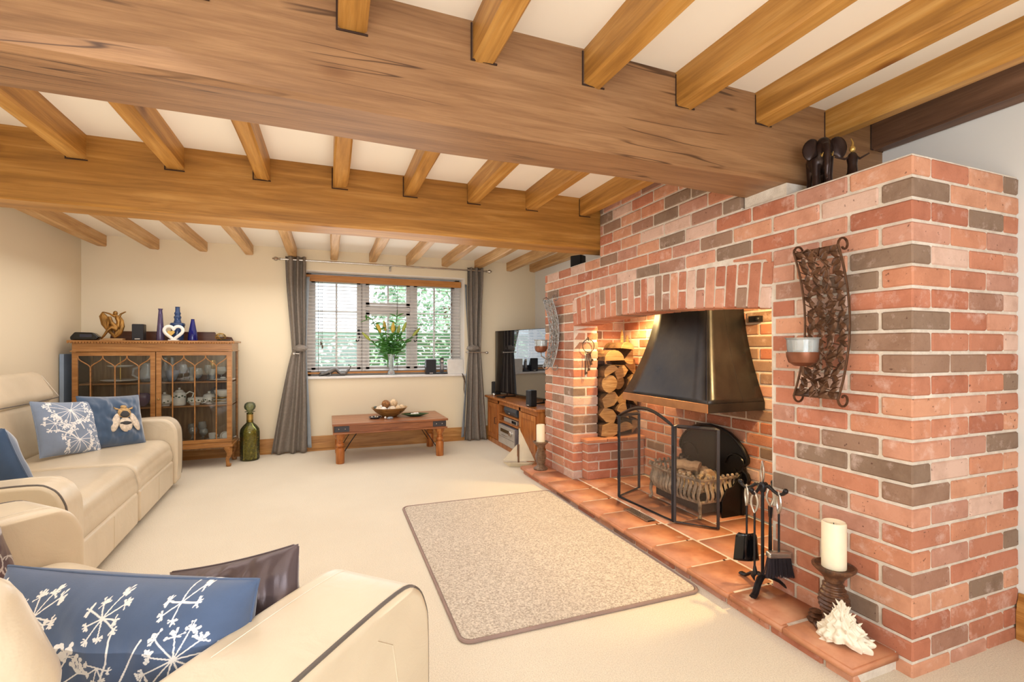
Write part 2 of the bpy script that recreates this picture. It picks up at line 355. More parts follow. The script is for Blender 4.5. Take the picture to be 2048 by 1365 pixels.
# venetian blind
bl = thing('venetian_blind', 'white slatted venetian blind with oak valance in the window recess', 'blind', (.725, YB + .16, WZ0))
obj('valance', G().box(-.965, .962, -.045, -.025, 1.155, 1.235), valance_m, bl, bevel=.004)
obj('head_rail', G().box(-.955, .955, -.02, .03, 1.175, 1.225), slat_m, bl, smooth=False)
sm = G().add([(-.955, -.025, .004), (-.955, 0, .006), (-.955, .025, .004), (.955, -.025, .004), (.955, 0, .006), (.955, .025, .004),
              (-.955, -.025, 0), (-.955, 0, .002), (-.955, .025, 0), (.955, -.025, 0), (.955, 0, .002), (.955, .025, 0)],
             [(0, 3, 4, 1), (1, 4, 5, 2), (6, 7, 10, 9), (7, 8, 11, 10), (0, 6, 9, 3), (2, 5, 11, 8), (0, 1, 7, 6), (1, 2, 8, 7), (3, 9, 10, 4), (4, 10, 11, 5)]).mesh('slat', slat_m, False)
NS = 25
for k in range(NS): link('slat', sm, bl, (0, 0, .065 + k * (1.08 / NS)), (R(13), 0, 0))
obj('bottom_rail', G().box(-.955, .955, -.025, .025, .022, .045), valance_m, bl, bevel=.003)
for x in (-.83, -.32, .12, .85):
    obj('ladder_cord', G().box(x - .002, x + .002, -.028, -.026, .04, 1.16).box(x - .002, x + .002, .026, .028, .04, 1.16), piping_m, bl, smooth=False)
for x, z in ((-.8, .42), (-.785, .38), (.83, .32), (.83, .95)):
    obj('pull_cord', G().box(x - .0015, x + .0015, -.034, -.031, z, 1.16).lathe([(.003, 0), (.009, -.012), (.008, -.035), (.004, -.045)], (x, -.034, z), 8), plain('cord_tassel', (92, 58, 44), .4) if x == -.8 else bpy.data.materials['cord_tassel'], bl)

# ------------------------------------------------------------------ garden beyond the glass
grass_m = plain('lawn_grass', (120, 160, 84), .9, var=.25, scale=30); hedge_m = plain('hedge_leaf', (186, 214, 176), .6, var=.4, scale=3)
house_m = plain('pale_house_render', (222, 220, 228), .9, var=.08); roof_m = plain('slate_roof', (150, 148, 160), .8, var=.15)
lawn = G().box(-14, 18, YB + .33, 26, -.3, -.2); struct('ground', lawn, grass_m, smooth=False)
def leaves(name, x0, x1, y0, y1, z0, z1, n, s, seed):
    r = random.Random(seed); g = G()
    for _ in range(n):
        x, y, z = r.uniform(x0, x1), r.uniform(y0, y1), z0 + (z1 - z0) * r.random() ** .8
        e = Euler((r.uniform(-1.2, 1.2), r.uniform(-1.2, 1.2), r.uniform(0, 6))).to_matrix(); k = s * r.uniform(.6, 1.3)
        z = z if x > 2.3 - 1.5 or name != 'l' else z * .80
        g.add([Vector((x, y, z)) + e @ Vector(p) * k for p in ((-1, 0, 0), (0, -.5, .1), (1, 0, 0), (0, .5, .1))], [(0, 1, 2, 3)])
    return g
hd = thing('hedge', 'tall leafy green hedge outside behind the window blind', 'hedge', (1.5, 10.4, -.25))
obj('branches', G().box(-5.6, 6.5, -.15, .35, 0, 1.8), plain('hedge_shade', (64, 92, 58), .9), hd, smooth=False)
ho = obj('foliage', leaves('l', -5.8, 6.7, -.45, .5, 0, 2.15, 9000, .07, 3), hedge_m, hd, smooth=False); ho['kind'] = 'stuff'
tr = thing('garden_tree', 'green garden tree seen through the right hand window light', 'tree', (3.0, 12.6, -.25))
obj('trunk', G().tube([(0, 0, 0), (.05, 0, 1.2), (0, .05, 2.6)], [.16, .13, .1], 10), bark_m, tr)
lg = G(); rr = random.Random(5)
for _ in range(4500):
    p = Vector((rr.gauss(0, 1), rr.gauss(0, 1), rr.gauss(0, 1))).normalized() * (1.15 * rr.uniform(.7, 1.1)); p.x *= 1.6; p.z = p.z * 1.1 + 2.5
    e = Euler((rr.uniform(-1.2, 1.2), rr.uniform(-1.2, 1.2), rr.uniform(0, 6))).to_matrix()
    lg.add([p + e @ Vector(q) * .09 for q in ((-1, 0, 0), (0, -.5, .1), (1, 0, 0), (0, .5, .1))], [(0, 1, 2, 3)])
fo = obj('crown', lg, hedge_m, tr, smooth=False); fo['kind'] = 'stuff'
hs = thing('neighbouring_house', 'pale rendered house outside seen through the left window light', 'house', (-1.9, 12.2, -.25))
obj('wall', G().box(-3.5, 2.6, 0, 5, 0, 3.6), house_m, hs, smooth=False)
obj('roof', G().prism([(-.3, 3.5), (2.5, 5.4), (5.3, 3.5)], 0, -3.8, 2.9), roof_m, hs, smooth=False)
for x in (-1.6, .9): 
    w_ = obj('window', G().box(x - .5, x + .5, -.03, .05, 1.4, 2.6), upvc, hs, smooth=False); obj('pane', G().box(x - .42, x + .42, -.04, -.032, 1.48, 2.52), pane_m, w_, smooth=False)

# ------------------------------------------------------------------ beams and joists
def rough_beam(ax, a, b, c0, c1, z0, z1, n=40, j=.005, seed=0, ch=.012):
    # a squared timber with slightly wandering faces and eased lower edges
    g = G(); P = []
    for i in range(n + 1):
        t = a + (b - a) * i / n
        q = [noise.noise(Vector((t * 1.1, k * 3.7, seed * 5.1))) * j for k in range(4)]
        ring = [(c0 + q[0], z1), (c0 + q[0], z0 + ch + q[2]), (c0 + ch + q[0], z0 + q[2]), (c1 - ch + q[1], z0 + q[3]), (c1 + q[1], z0 + ch + q[3]), (c1 + q[1], z1)]
        P += [((t, y, z) if ax == 0 else (y, t, z)) for y, z in ring]
    k = 6; fs = [(i * k + m_, i * k + (m_ + 1) % k, (i + 1) * k + (m_ + 1) % k, (i + 1) * k + m_) for i in range(n) for m_ in range(k)]
    fs += [tuple(range(k)), tuple(n * k + m_ for m_ in range(k - 1, -1, -1))]
    return g.add(P, fs)
tag(obj('ceiling_beam', rough_beam(0, XL, XR, 1.65, 1.905, 2.012, ZC, 60, .008, 1, .016), oak_grey), 'massive greyish brown oak ceiling beam nearest the viewer, resting on the chimney breast', 'beam')
tag(obj('ceiling_beam', rough_beam(0, XL, XR, 3.30, 3.54, 2.012, ZC, 60, .006, 2, .014), oak), 'orange oak ceiling beam across the middle of the room', 'beam')
ordn = ['first', 'second', 'third', 'fourth', 'fifth', 'sixth', 'seventh', 'eighth', 'ninth', 'tenth', 'eleventh', 'twelfth']
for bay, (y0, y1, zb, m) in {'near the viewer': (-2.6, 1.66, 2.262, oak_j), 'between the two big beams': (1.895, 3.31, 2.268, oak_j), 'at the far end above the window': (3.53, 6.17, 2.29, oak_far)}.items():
    xs = [min(.075 + .4525 * k, 2.683) for k in range(-5, 7)]
    seen = {'near the viewer': [x for x in xs if x > -.1], 'between the two big beams': [x for x in xs if -1.9 < x < 2], 'at the far end above the window': xs}[bay]
    for i, x in enumerate(reversed(seen)):
        jz = rng.uniform(-.006, .006); w = rng.uniform(.040, .047)
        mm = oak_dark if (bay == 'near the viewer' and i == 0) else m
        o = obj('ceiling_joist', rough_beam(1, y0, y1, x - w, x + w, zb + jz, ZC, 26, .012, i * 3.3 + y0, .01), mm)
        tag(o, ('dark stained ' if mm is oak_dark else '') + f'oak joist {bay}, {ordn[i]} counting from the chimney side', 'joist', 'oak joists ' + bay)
# dark strips laid on the beams, painting the shadow around the joist ends
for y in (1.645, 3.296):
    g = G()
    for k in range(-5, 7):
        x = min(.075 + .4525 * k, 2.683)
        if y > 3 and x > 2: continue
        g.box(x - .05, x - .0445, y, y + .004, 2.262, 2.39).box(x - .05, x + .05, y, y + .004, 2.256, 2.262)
    o = obj('trim_shadow_1' if y < 2 else 'trim_shadow_2', g, plain('joint_shadow', (52, 30, 16), .9) if y < 2 else bpy.data.materials['joint_shadow'], smooth=False); o['kind'] = 'structure'

# ------------------------------------------------------------------ chimney breast of brick
XF, Y0, Y1, CZ, ZT = 2.02, 1.115, 4.322, .0825, 1.955
Z00 = -.025; BL, BJ, BH = .2310, .0123, .1095; PIT = BL + BJ; BRH = CZ - .0125
OY0, OY1, SPR, RISE = 1.725, 3.74, 1.415, .052
OC = (OY0 + OY1) / 2; HW = (OY1 - OY0) / 2; RA = (HW * HW + RISE * RISE) / (2 * RISE); ZO = SPR + RISE - RA; RING = .234
def zin(y): return ZO + math.sqrt(max(0, RA * RA - (y - OC) ** 2))
def zout(y): return ZO + math.sqrt(max(0, (RA + RING) ** 2 - (y - OC) ** 2))
_bm = {}
def brick_mesh(d, var, mat):
    key = (round(d[0], 3), round(d[1], 3), round(d[2], 3), var, mat.name)
    if key in _bm: return _bm[key]
    bm = bmesh.new(); bmesh.ops.create_cube(bm, size=1)
    for v in bm.verts: v.co = Vector((v.co.x * key[0], v.co.y * key[1], v.co.z * key[2]))
    r = random.Random(var * 17 + 3)
    bmesh.ops.bevel(bm, geom=bm.edges[:], offset=.0055, segments=1, affect='EDGES')
    for v in bm.verts: v.co += Vector((r.uniform(-1, 1), r.uniform(-1, 1), r.uniform(-1, 1))) * .0013
    me = bpy.data.meshes.new('brick'); bm.to_mesh(me); bm.free(); me.materials.append(mat); _bm[key] = me; return me
def brick(par, x0, x1, y0, y1, z0, z1, mat=None, name='brick'):
    c = Vector(((x0 + x1) / 2, (y0 + y1) / 2, (z0 + z1) / 2)) - par.location
    o = link(name, brick_mesh((x1 - x0, y1 - y0, z1 - z0), rng.randrange(4), mat or brick_m), par, c)
    o.rotation_euler = (rng.uniform(-.006, .006), 0, rng.uniform(-.006, .006)); return o
cb = thing('chimney_breast', 'large red brick chimney breast with arched fireplace opening on the right', 'fireplace', (2.3, 2.7, 0))
RC = .007   # recess of the joints
# mortar bodies
arc = [(OY1 - (OY1 - OY0) * k / 24, zin(OY1 - (OY1 - OY0) * k / 24) + .012) for k in range(25)]
poly = [(Y0 + RC, 0), (OY0 - .008, 0)] + list(reversed(arc)) + [(OY1 + .008, 0), (Y1 - RC, 0), (Y1 - RC, ZT - .006), (3.296, ZT - .006), (3.296, ZC - .01), (1.907, ZC - .01), (1.907, ZT - .006), (Y0 + RC, ZT - .006)]
loc0 = Vector((2.3, 2.7, 0)); T0 = Matrix.Translation(-loc0)
g = G().prism(poly, 0, XF + RC, 2.262, T0)
obj('front_core', g, mortar, cb, smooth=False)
g = G().box(2.262, XR, Y0 + RC, 1.49, 0, ZT - .006, T0).box(2.262, XR, 3.968, Y1 - RC, 0, ZT - .006, T0).box(2.262, XR, 1.49, 3.968, 1.62, ZT - .006, T0).box(2.262, XR, 1.907, 3.296, ZT - .006, ZC - .01, T0)
obj('rear_core', g, mortar, cb, smooth=False)
NC = 24; cnt = 0
curved = []
def front_piece(y0, y1, z0, z1):
    """one face brick, cut to the arch ring or the opening where it meets them"""
    if y1 - y0 < .02: return
    if y0 > OY0 - .02 and y1 < OY1 + .02 and z1 < zout(min(max(y0, OY0), OY1)) and z1 < zout(min(max(y1, OY0), OY1)): return
    zc0, zc1 = [zout(y) + BJ if OY0 - .001 <= y <= OY1 + .001 else -9 for y in (y0, y1)]
    if max(zc0, zc1) <= z0 or z0 > 1.8: brick(cb, XF, XF + .108, y0, y1, z0, z1); return
    ys = [y0 + (y1 - y0) * k / 8 for k in range(9)]; lo = [max(z0, zout(y) + BJ) if OY0 - .001 <= y <= OY1 + .001 else z0 for y in ys]
    keep = [(y, l) for y, l in zip(ys, lo) if z1 - l > .010]
    if len(keep) < 3: return
    pl = [(y, l) for y, l in keep] + [(keep[-1][0], z1), (keep[0][0], z1)]
    c = Vector((XF, (y0 + y1) / 2, (z0 + z1) / 2))
    curved.append(link('brick', G().prism([(a - c.y, b - c.z) for a, b in pl], 0, 0, .108).mesh('brick', brick_m, False), cb, c - loc0))
for k in range(NC):
    z0 = Z00 + CZ * k; z1 = z0 + BRH; zc = (z0 + z1) / 2
    even = (NC - 1 - k) % 2 == 0      # top course: stretcher on the front face at the near corner
    # near corner brick turns the corner
    fl = BL if even else BH; el = BH if even else BL
    brick(cb, XF, XF + el, Y0, Y0 + fl, z0, z1)
    x = XF + el + BJ
    while x < XR - .04:
        xe = min(x + BL, XR - .002); brick(cb, x, xe, Y0, Y0 + .108, z0, z1); x = xe + BJ
    # front face, running bond
    y = Y0 + fl + BJ
    segs = [(Y0, OY0 if zc < SPR - .02 else (OY0 if zc < zout(OY0) else 99))]
    while y < Y1 - .03:
        ye = min(y + BL, Y1)
        inopen = zc < zout(OC) and OY0 < (y + ye) / 2 < OY1
        if zc < zout(OY0) - .005:
            if y < OY0 - .02: 
                if ye > OY0 - .07 : ye = OY0
                front_piece(y, min(ye, OY0), z0, z1)
            if ye > OY1 + .02:
                ys_ = max(y, OY1)
                if ys_ == OY1 or y < OY1 + .02:
                    # pier corner brick shows on the reveal too
                    brick(cb, XF, XF + (.2550 if even else .125), OY1, ye, z0, z1) if zc < SPR + .02 else brick(cb, XF, XF + .108, OY1, ye, z0, z1)
                    if not even and zc < SPR + .02: brick(cb, XF + .1375, XF + .255, OY1, OY1 + .108, z0, z1)
                else: front_piece(ys_, ye, z0, z1)
        else: front_piece(y, ye, z0, z1)
        y = ye + BJ
    if k == NC - 1: pass
# courses carried up to the ceiling between the beams
for k in range(NC, NC + 6):
    z0 = Z00 + CZ * k; z1 = min(z0 + BRH, ZC - .004)
    if z1 - z0 < .02: continue
    y = 1.907 + (0 if k % 2 else -BH)
    while y < 3.29:
        a, b = max(y, 1.907), min(y + BL, 3.296)
        if b - a > .03: brick(cb, XF, XF + .108, a, b, z0, z1)
        y += PIT
# flat arch of upright bricks
NV = 27
for i in range(NV):
    a0 = math.asin(HW / RA); th = -a0 + 2 * a0 * (i + .5) / NV; w = 2 * RA * a0 / NV - .0118
    rot = Matrix.Rotation(-th, 3, 'X')
    pieces = [(0.004, RING - .002)] if i % 2 else [(0.004, RING / 2 - .007), (RING / 2 + .006, RING - .002)]
    for r0, r1 in pieces:
        rc = RA + (r0 + r1) / 2
        c = Vector((XF + .118, OC + rc * math.sin(th), ZO + rc * math.cos(th)))
        o = link('arch_brick', brick_mesh((.236, w, r1 - r0), i % 4, brick_m), cb, c - loc0); o.rotation_euler = (-th, 0, 0)
obj('bedding_mortar', G().box(XF + .022, XF + .3, 1.655, 1.90, ZT - .008, 2.014, T0), mortar, cb, smooth=False)

# ------------------------------------------------------------------ fire recess behind the arch
fr = thing('fire_recess', 'brick lined inner walls of the fireplace behind the hood', 'fireplace recess', (2.6, 2.7, .075))
XB, YS, YN = 2.70, 3.96, 1.52
T1 = Matrix.Translation(-fr.location)
obj('recess_core', G().box(XB + RC, XR - .001, YN, YS + .006, .05, 1.62, T1).box(2.27, XB + RC, YS + RC, YS + .03, .05, 1.62, T1).box(2.27, XB, 1.491, YN - .004, .05, 1.62, T1).box(2.275, XB, YN, YS, 1.60, 1.619, T1), mortar, fr, smooth=False)
for k in range(19):
    z0 = .078 + CZ * k; z1 = min(z0 + BRH, 1.598)
    y = YS - (.10 if k % 2 else BL)
    ye = YS
    while ye > YN + .03:
        a = max(y, YN); brick(fr, XB, XB + .024, a, ye, z0, z1) if ye - a > .03 else None
        ye = y - BJ; y = ye - BL
    x = XB - (0 if k % 2 else .0)
    xe = XB - .003; xx = xe - (BL if k % 2 else BH)
    while xe > 2.28:
        a = max(xx, 2.28); brick(fr, a, xe, YS, YS + .024, z0, z1) if xe - a > .03 else None
        xe = xx - BJ; xx = xe - BL
# small spotlight let into the soffit, left side, and its partner behind the right jamb
for i, (x, y) in enumerate(((2.15 + .22, 3.52), (2.38, 1.75))):
    sp = thing('recess_spotlight', ['small lit spotlight under the arch above the log stack', 'small spotlight under the arch beside the right hand jamb'][i], 'spotlight', (x, y, 1.585))
    obj('bezel', G().lathe([(.028, 0), (.036, .004), (.036, .016), (.02, .016)], n=20), steel, sp)
    em = bpy.data.materials.get('lamp_face')
    if not em:
        mm = M('lamp_face'); mm.set(Emission_Color=(1, .82, .5, 1), Emission_Strength=12.0); em = mm.m
    obj('lamp', G().lathe([(.0, .006), (.026, .006), (.026, .01), (0, .01)], n=16), em, sp)
    l = bpy.data.lights.new('recess_lamp', 'SPOT'); l.energy = [58, 76][i]; l.color = (1, .68, .28); l.spot_size = R(150); l.spot_blend = .5; l.shadow_soft_size = .03
    lo = bpy.data.objects.new('recess_lamp', l); col.objects.link(lo); lo.location = (x, y, 1.57)
    d = Vector((2.6, 2.9 if i else 3.3, .3)) - lo.location; lo.rotation_euler = d.to_track_quat('-Z', 'Y').to_euler()

# brick log plinth in the left of the recess
pl = thing('log_plinth', 'low brick plinth with tile top carrying the stacked logs', 'plinth', (2.40, 3.8, .075))
T2 = Matrix.Translation(-pl.location); PX0, PY0 = 2.106, 3.636
obj('mortar_core', G().box(PX0 + RC, XB - .002, PY0 + RC, 3.735, .075, .395, T2).box(2.30, XB - .002, 3.735, YS - .002, .075, .395, T2), mortar, pl, smooth=False)
for k in range(4):
    z0 = .078 + CZ * k * .965; z1 = z0 + BRH * .96; x = PX0
    first = True
    while x < XB - .03:
        xe = min(x + (BL if (k % 2 == 0 or not first) else BH), XB - .003); brick(pl, x, xe, PY0, PY0 + .098, z0, z1); x = xe + BJ; first = False
for x0, x1 in ((PX0 - .015, 2.295), (2.301, 2.50), (2.506, XB - .003)):
    brick(pl, x0, x1, PY0 - .02, 3.735 if x1 < 2.3 else YS - .004, .398, .428, tile_m, 'tile')

# ------------------------------------------------------------------ tiled hearth
HX, HZ = 1.757, .075
he = thing('tiled_hearth', 'raised hearth of terracotta tiles on a brick edge', 'hearth', (2.1, 2.7, 0))
T3 = Matrix.Translation(-he.location)
obj('screed', G().box(HX + .038, XF + .004, 1.172, 4.318, 0, HZ - .006, T3).box(XF - .01, XB, OY0 + .003, OY1 - .003, 0, HZ - .006, T3), mortar, he, smooth=False)
def tile(x0, x1, y0, y1):
    key = ('tile', round(x1 - x0, 3), round(y1 - y0, 3))
    if key not in _bm:
        bm = bmesh.new(); bmesh.ops.create_cube(bm, size=1)
        for v in bm.verts: v.co = Vector((v.co.x * key[1], v.co.y * key[2], v.co.z * .032))
        bmesh.ops.bevel(bm, geom=[e for e in bm.edges if all(v.co.z > 0 for v in e.verts)], offset=.008, segments=3, affect='EDGES')
        me = bpy.data.meshes.new('tile'); bm.to_mesh(me); bm.free(); me.materials.append(tile_m)
        me.polygons.foreach_set('use_smooth', [True] * len(me.polygons)); _bm[key] = me
    o = link('tile', _bm[key], he, Vector(((x0 + x1) / 2, (y0 + y1) / 2, HZ - .016 + rng.uniform(-.0015, .0015))) - he.location)
    o.rotation_euler = (rng.uniform(-.004, .004), rng.uniform(-.004, .004), rng.uniform(-.006, .006))
js = [1.157, 1.445, 1.728, 2.010, 2.296, 2.58, 2.87, 3.155, 3.44, 3.725, 4.03, 4.33]
VY0, VY1 = 2.60, 2.90
for a, b in zip(js, js[1:]):
    xe = XF - .003 if (b < OY0 + .02 or a > OY1 - .05) else 2.052
    tile(HX, xe, a + .004, b - .004)
for r_ in range(2):
    x0 = 2.064 + r_ * .31; x1 = min(x0 + .3, XB - .004); y = OY0 + .008 + (.12 if r_ else 0)
    ys_ = [OY0 + .005] + [OY0 + .26 + (-.10 if r_ else 0) + k * .288 for k in range(8)]
    ys_ = [q for q in ys_ if q < OY1 - .05] + [OY1 - .005]
    for a, b in zip(ys_, ys_[1:]): 
        if x0 > 2.2 and a < PY0 < b: b = PY0 - .002
        if x0 > 2.2 and a >= PY0: continue
        tile(x0, x1, a + .004, b - .004)
y = 1.172; k = 0
while y < 4.31:
    l_ = [.1095, .231, .231, .231, .1095, .231][k % 6]; ye = min(y + l_, 4.318)
    if ye - y > .03: brick(he, HX + .028, HX + .13, y, ye, -.022, .043)
    y = ye + BJ; k += 1
brick(he, HX + .143, XF - .004, 1.172, 1.272, -.022, .043); brick(he, HX + .143, XF - .004, 4.218, 4.318, -.022, .043)
vt = thing('hearth_vent', 'small steel slotted air vent set in the hearth tiles before the fire screen', 'vent', (2.0, 2.755, HZ + .001))
obj('frame', G().box(-.035, .035, -.135, .135, 0, .003), gloss_black, vt, bevel=.0015, seg=1)
for k in range(14): obj('slat', G().box(-.026, .026, -.122 + k * .0182, -.112 + k * .0182, .002, .006), steel, vt, smooth=False)
for x in (-.031, .031): obj('edge_strip', G().box(x - .004, x + .004, -.135, .135, .002, .006), steel, vt, smooth=False)
# ------------------------------------------------------------------ fireplace furniture
HZT = HZ + .002
# hood
ho = thing('fire_canopy', 'black flared copper canopy hood hanging in the brick fireplace', 'fire hood', (2.45, 2.795, .87))
def hood_ring(t):
    k = 1 - (1 - t) ** 1.75
    return (2.21 + .166 * k - 2.45, 2.342 + .178 * k - 2.795, 3.248 - .198 * k - 2.795, (1.60 - .87) * t * 1.0)
g = G(); N = 24; rings = [hood_ring(i / N) for i in range(N + 1)]
XBk = 2.69 - 2.45
def face(fn0, fn1):
    h = G(); h.grid(lambda u, v: tuple(Vector(fn0(rings[round(u * N)])) * (1 - v) + Vector(fn1(rings[round(u * N)])) * v), N, 6); return h
obj('front_panel', face(lambda r: (r[0], r[1], r[3]), lambda r: (r[0], r[2], r[3])), hood_m, ho, solid=.004)
obj('side_panel', face(lambda r: (r[0], r[1], r[3]), lambda r: (XBk, r[1], r[3])), hood_m, ho, solid=.004)
obj('side_panel', face(lambda r: (r[0], r[2], r[3]), lambda r: (XBk, r[2], r[3])), hood_m, ho, solid=.004)
obj('front_band', G().box(2.205 - 2.45, 2.213 - 2.45, 2.338 - 2.795, 3.252 - 2.795, -.054, .003), copper_m, ho, bevel=.002, seg=1, label='bright copper band along the front of the canopy')
obj('side_band', G().box(2.213 - 2.45, XBk, 2.338 - 2.795, 2.344 - 2.795, -.054, .003), hood_m, ho, bevel=.002, seg=1)
obj('side_band', G().box(2.213 - 2.45, XBk, 3.246 - 2.795, 3.252 - 2.795, -.054, .003), hood_m, ho, bevel=.002, seg=1)
obj('corner_seam', G().tube([(r[0] - .001, r[1] - .001, r[3]) for r in rings], .0035, 6), hood_m, ho)
obj('panel_seam', G().tube([(r[0] + (XBk - r[0]) * (.42 + .2 * (1 - i / N)), r[1] - .002, r[3]) for i, r in enumerate(rings)], .0018, 5), hood_m, ho)
for yy, nm in ((2.335, 'b'),):
    obj('wall_bracket', G().box(2.655 - 2.45, 2.695 - 2.45, 2.36 - 2.795, 2.44 - 2.795, 1.40 - .87, 1.44 - .87).ball((2.66 - 2.45, 2.37 - 2.795, 1.42 - .87), .018), black_iron, ho)

# dog grate basket, fireback, coals
bk = thing('fire_basket', 'cast iron fire basket with curved bars standing in the hearth', 'fire basket', (2.48, 2.785, HZT))
bw = .25; bx0 = -.145; bx1 = .185
cast = plain('burnt_cast_iron', (168, 150, 128), .6, .15, var=.35, scale=18)
obj('ash_box', G().box(bx0 + .015, bx1, -bw + .01, bw - .01, .03, .105), iron_grey, bk, bevel=.004, seg=1)
obj('grate_plate', G().box(bx0 + .01, bx1, -bw + .005, bw - .005, .105, .115), black_iron, bk, smooth=False)
def sbar(x, y, nx, ny, h=.175, w=.0115):
    pts = [];
    for i in range(9):
        t = i / 8; o_ = .016 * math.sin(t * math.pi * 2.0) + .028 * t
        pts.append((x + nx * o_, y + ny * o_, .10 + h * t))
    gg = G().tube(pts, [w * (.8 + .45 * math.sin(math.pi * t / 8)) for t in range(9)], 6, flat=.6)
    return gg.ball((pts[-1][0], pts[-1][1], pts[-1][2] + .006), .011, n=8, k=5)
nb = 15
for i in range(nb):
    y = -bw + 2 * bw * i / (nb - 1); bow = .03 * (1 - (y / bw) ** 2)
    obj('bar', sbar(bx0 - bow, y, -1, 0), cast, bk)
for s_ in (-1, 1):
    for i in range(1, 8): obj('bar', sbar(bx0 + (bx1 - bx0) * i / 8, s_ * bw, 0, s_), cast, bk)
for z in (.108, .262):
    off = .022 if z > .2 else 0
    obj('rail', G().tube([(bx1, -bw - off, z)] + [(bx0 - off - .03 * (1 - (t * 2 - 1) ** 2), -bw - off + (2 * bw + 2 * off) * t, z) for t in [k / 12 for k in range(13)]] + [(bx1, bw + off, z)], .008, 6, flat=1.4), cast, bk)
for x, y in ((bx0 - .01, -bw - .005), (bx0 - .01, bw + .005), (bx1 - .02, -bw), (bx1 - .02, bw)):
    obj('leg', G().tube([(x, y, .12), (x - .008, y * 1.02, .07), (x + .002, y, .03), (x - .012, y * 1.03, 0.006)], [.014, .012, .009, .013], 8), cast, bk)
cg = G(); rc_ = random.Random(4)
for i in range(150):
    x, y = rc_.uniform(bx0 + .0, bx1 - .02), rc_.uniform(-bw + .03, bw - .03)
    cg.ball((x, y, .15 + rc_.uniform(0, .085)), rc_.uniform(.018, .034), rc_.uniform(.018, .034), rc_.uniform(.014, .026), 7, 5, rough=.5, seed=i)
co = obj('coal_bed', cg, plain('ash_coals', (206, 176, 136), .85, var=.35, scale=25), bk, smooth=False); co['kind'] = 'stuff'
lg_m = plain('ceramic_log', (206, 166, 124), .85, var=.2, scale=12, bump=.3)
for i, (x, y, z, l, r_, a) in enumerate(((.02, .06, .275, .17, .046, .5), (.08, -.06, .25, .16, .036, -.35), (.0, .14, .27, .10, .034, 1.2))):
    mt = Matrix.Translation((x, y, z)) @ Matrix.Rotation(a, 4, 'Z')
    gl = G(); gl.tube([(0, -l * .5 + l * k / 6, .006 * math.sin(k * 2)) for k in range(7)], [r_ * (.86 + .2 * noise.noise(Vector((k, i, 0)))) for k in range(7)], 10, m=mt)
    tag(obj('ceramic_log', gl, lg_m, loc=bk.location), ['pale log lying on top of the coals in the fire basket', 'thin pale log at the near side of the fire basket', 'short pale log at the far side of the fire basket'][i], 'log')
fb = thing('fireback', 'tall arched cast iron fireback with scrolled shoulders behind the basket', 'fireback', (2.672, 2.785, HZT))
half = [(.30, 0), (.30, .17), (.325, .20), (.345, .25), (.33, .29), (.30, .305), (.305, .34), (.335, .36), (.335, .40), (.30, .455), (.25, .50), (.18, .545), (.10, .57), (0, .58)]
pf = [(y, z) for y, z in half] + [(-y, z) for y, z in reversed(half[:-1])]
obj('plate', G().prism(pf, 0, -.008, .012), plain('fireback_iron', (34, 31, 30), .3, .5, bump=.2, bscale=12), fb, bevel=.004, seg=1)
obj('rim', G().tube([(-.012, y * .985, z * .985 + .004) for y, z in pf], .011, 8), bpy.data.materials['fireback_iron'], fb)
for s_ in (-1, 1):
    obj('scroll_relief', G().tube([(-.014, s_ * (.24 - .10 * math.cos(t) * (1 - t / 9)), .33 + .09 * math.sin(t) * (1 - t / 9)) for t in [k * .35 for k in range(16)]], .007, 6), bpy.data.materials['fireback_iron'], fb)
    obj('side_cheek', G().prism([(-.19, 0), (0, 0), (0, .30), (-.06, .24), (-.10, .2), (-.15, .19), (-.19, .12)], 1, s_ * .285 - .006, s_ * .285 + .006), bpy.data.materials['fireback_iron'], fb, bevel=.002, seg=1)

# folding fire screen with gauze
gz = M('wire_gauze'); tp = gz.n('ShaderNodeBsdfTransparent'); mx = gz.n('ShaderNodeMixShader'); mx.inputs[0].default_value = .20
gz.set(Base_Color=srgb(104, 92, 80), Roughness=.5, Metallic=.2); gz.l(tp.outputs[0], mx.inputs[1]); gz.l(gz.b.outputs[0], mx.inputs[2]); gz.l(mx.outputs[0], gz.t.nodes['Material Output'].inputs[0]); gauze = gz.m
fs = thing('fire_screen', 'folding three panel black fire screen with fine mesh', 'fire screen', (2.10, 2.83, HZT))
P = [(2.38, 3.272), (2.086, 3.133), (2.119, 2.545), (2.302, 2.337)]
def panel(a, b, h0, h1, arch):
    a, b = Vector((a[0] - 2.10, a[1] - 2.83, 0)), Vector((b[0] - 2.10, b[1] - 2.83, 0)); d = b - a; L = d.length; d.normalize(); a = a + d * .008; L -= .016
    n = 16; topz = [h0 + (h1 - h0) * k / n + arch * math.sin(math.pi * k / n) for k in range(n + 1)]
    outer = [a + d * (L * k / n) + Vector((0, 0, topz[k])) for k in range(n + 1)]
    path = [a + Vector((0, 0, .008))] + outer + [b - d * .008 + Vector((0, 0, .008))]
    path = [a + Vector((0, 0, .010)), a + d * L + Vector((0, 0, .010))] + list(reversed(outer))
    g = G(); 
    fr_ = obj('frame', g.tube(path, .0125, 4, closed=True), iron_grey if not arch else black_iron, fs, smooth=False)
    gg = G().add([a + Vector((0, 0, .012)), a + d * L + Vector((0, 0, .012))] + list(reversed(outer)), [tuple(range(n + 3))])
    obj('mesh_panel', gg, gauze, fs, smooth=False)
panel(P[0], P[1], .615, .630, 0); panel(P[1], P[2], .632, .636, .085); panel(P[2], P[3], .636, .632, 0)
for z in (.14, .46):
    for q in (P[1], P[2]): obj('hinge', G().tube([(q[0] - 2.10, q[1] - 2.83, z), (q[0] - 2.10, q[1] - 2.83, z + .05)], .009, 8), black_iron, fs)

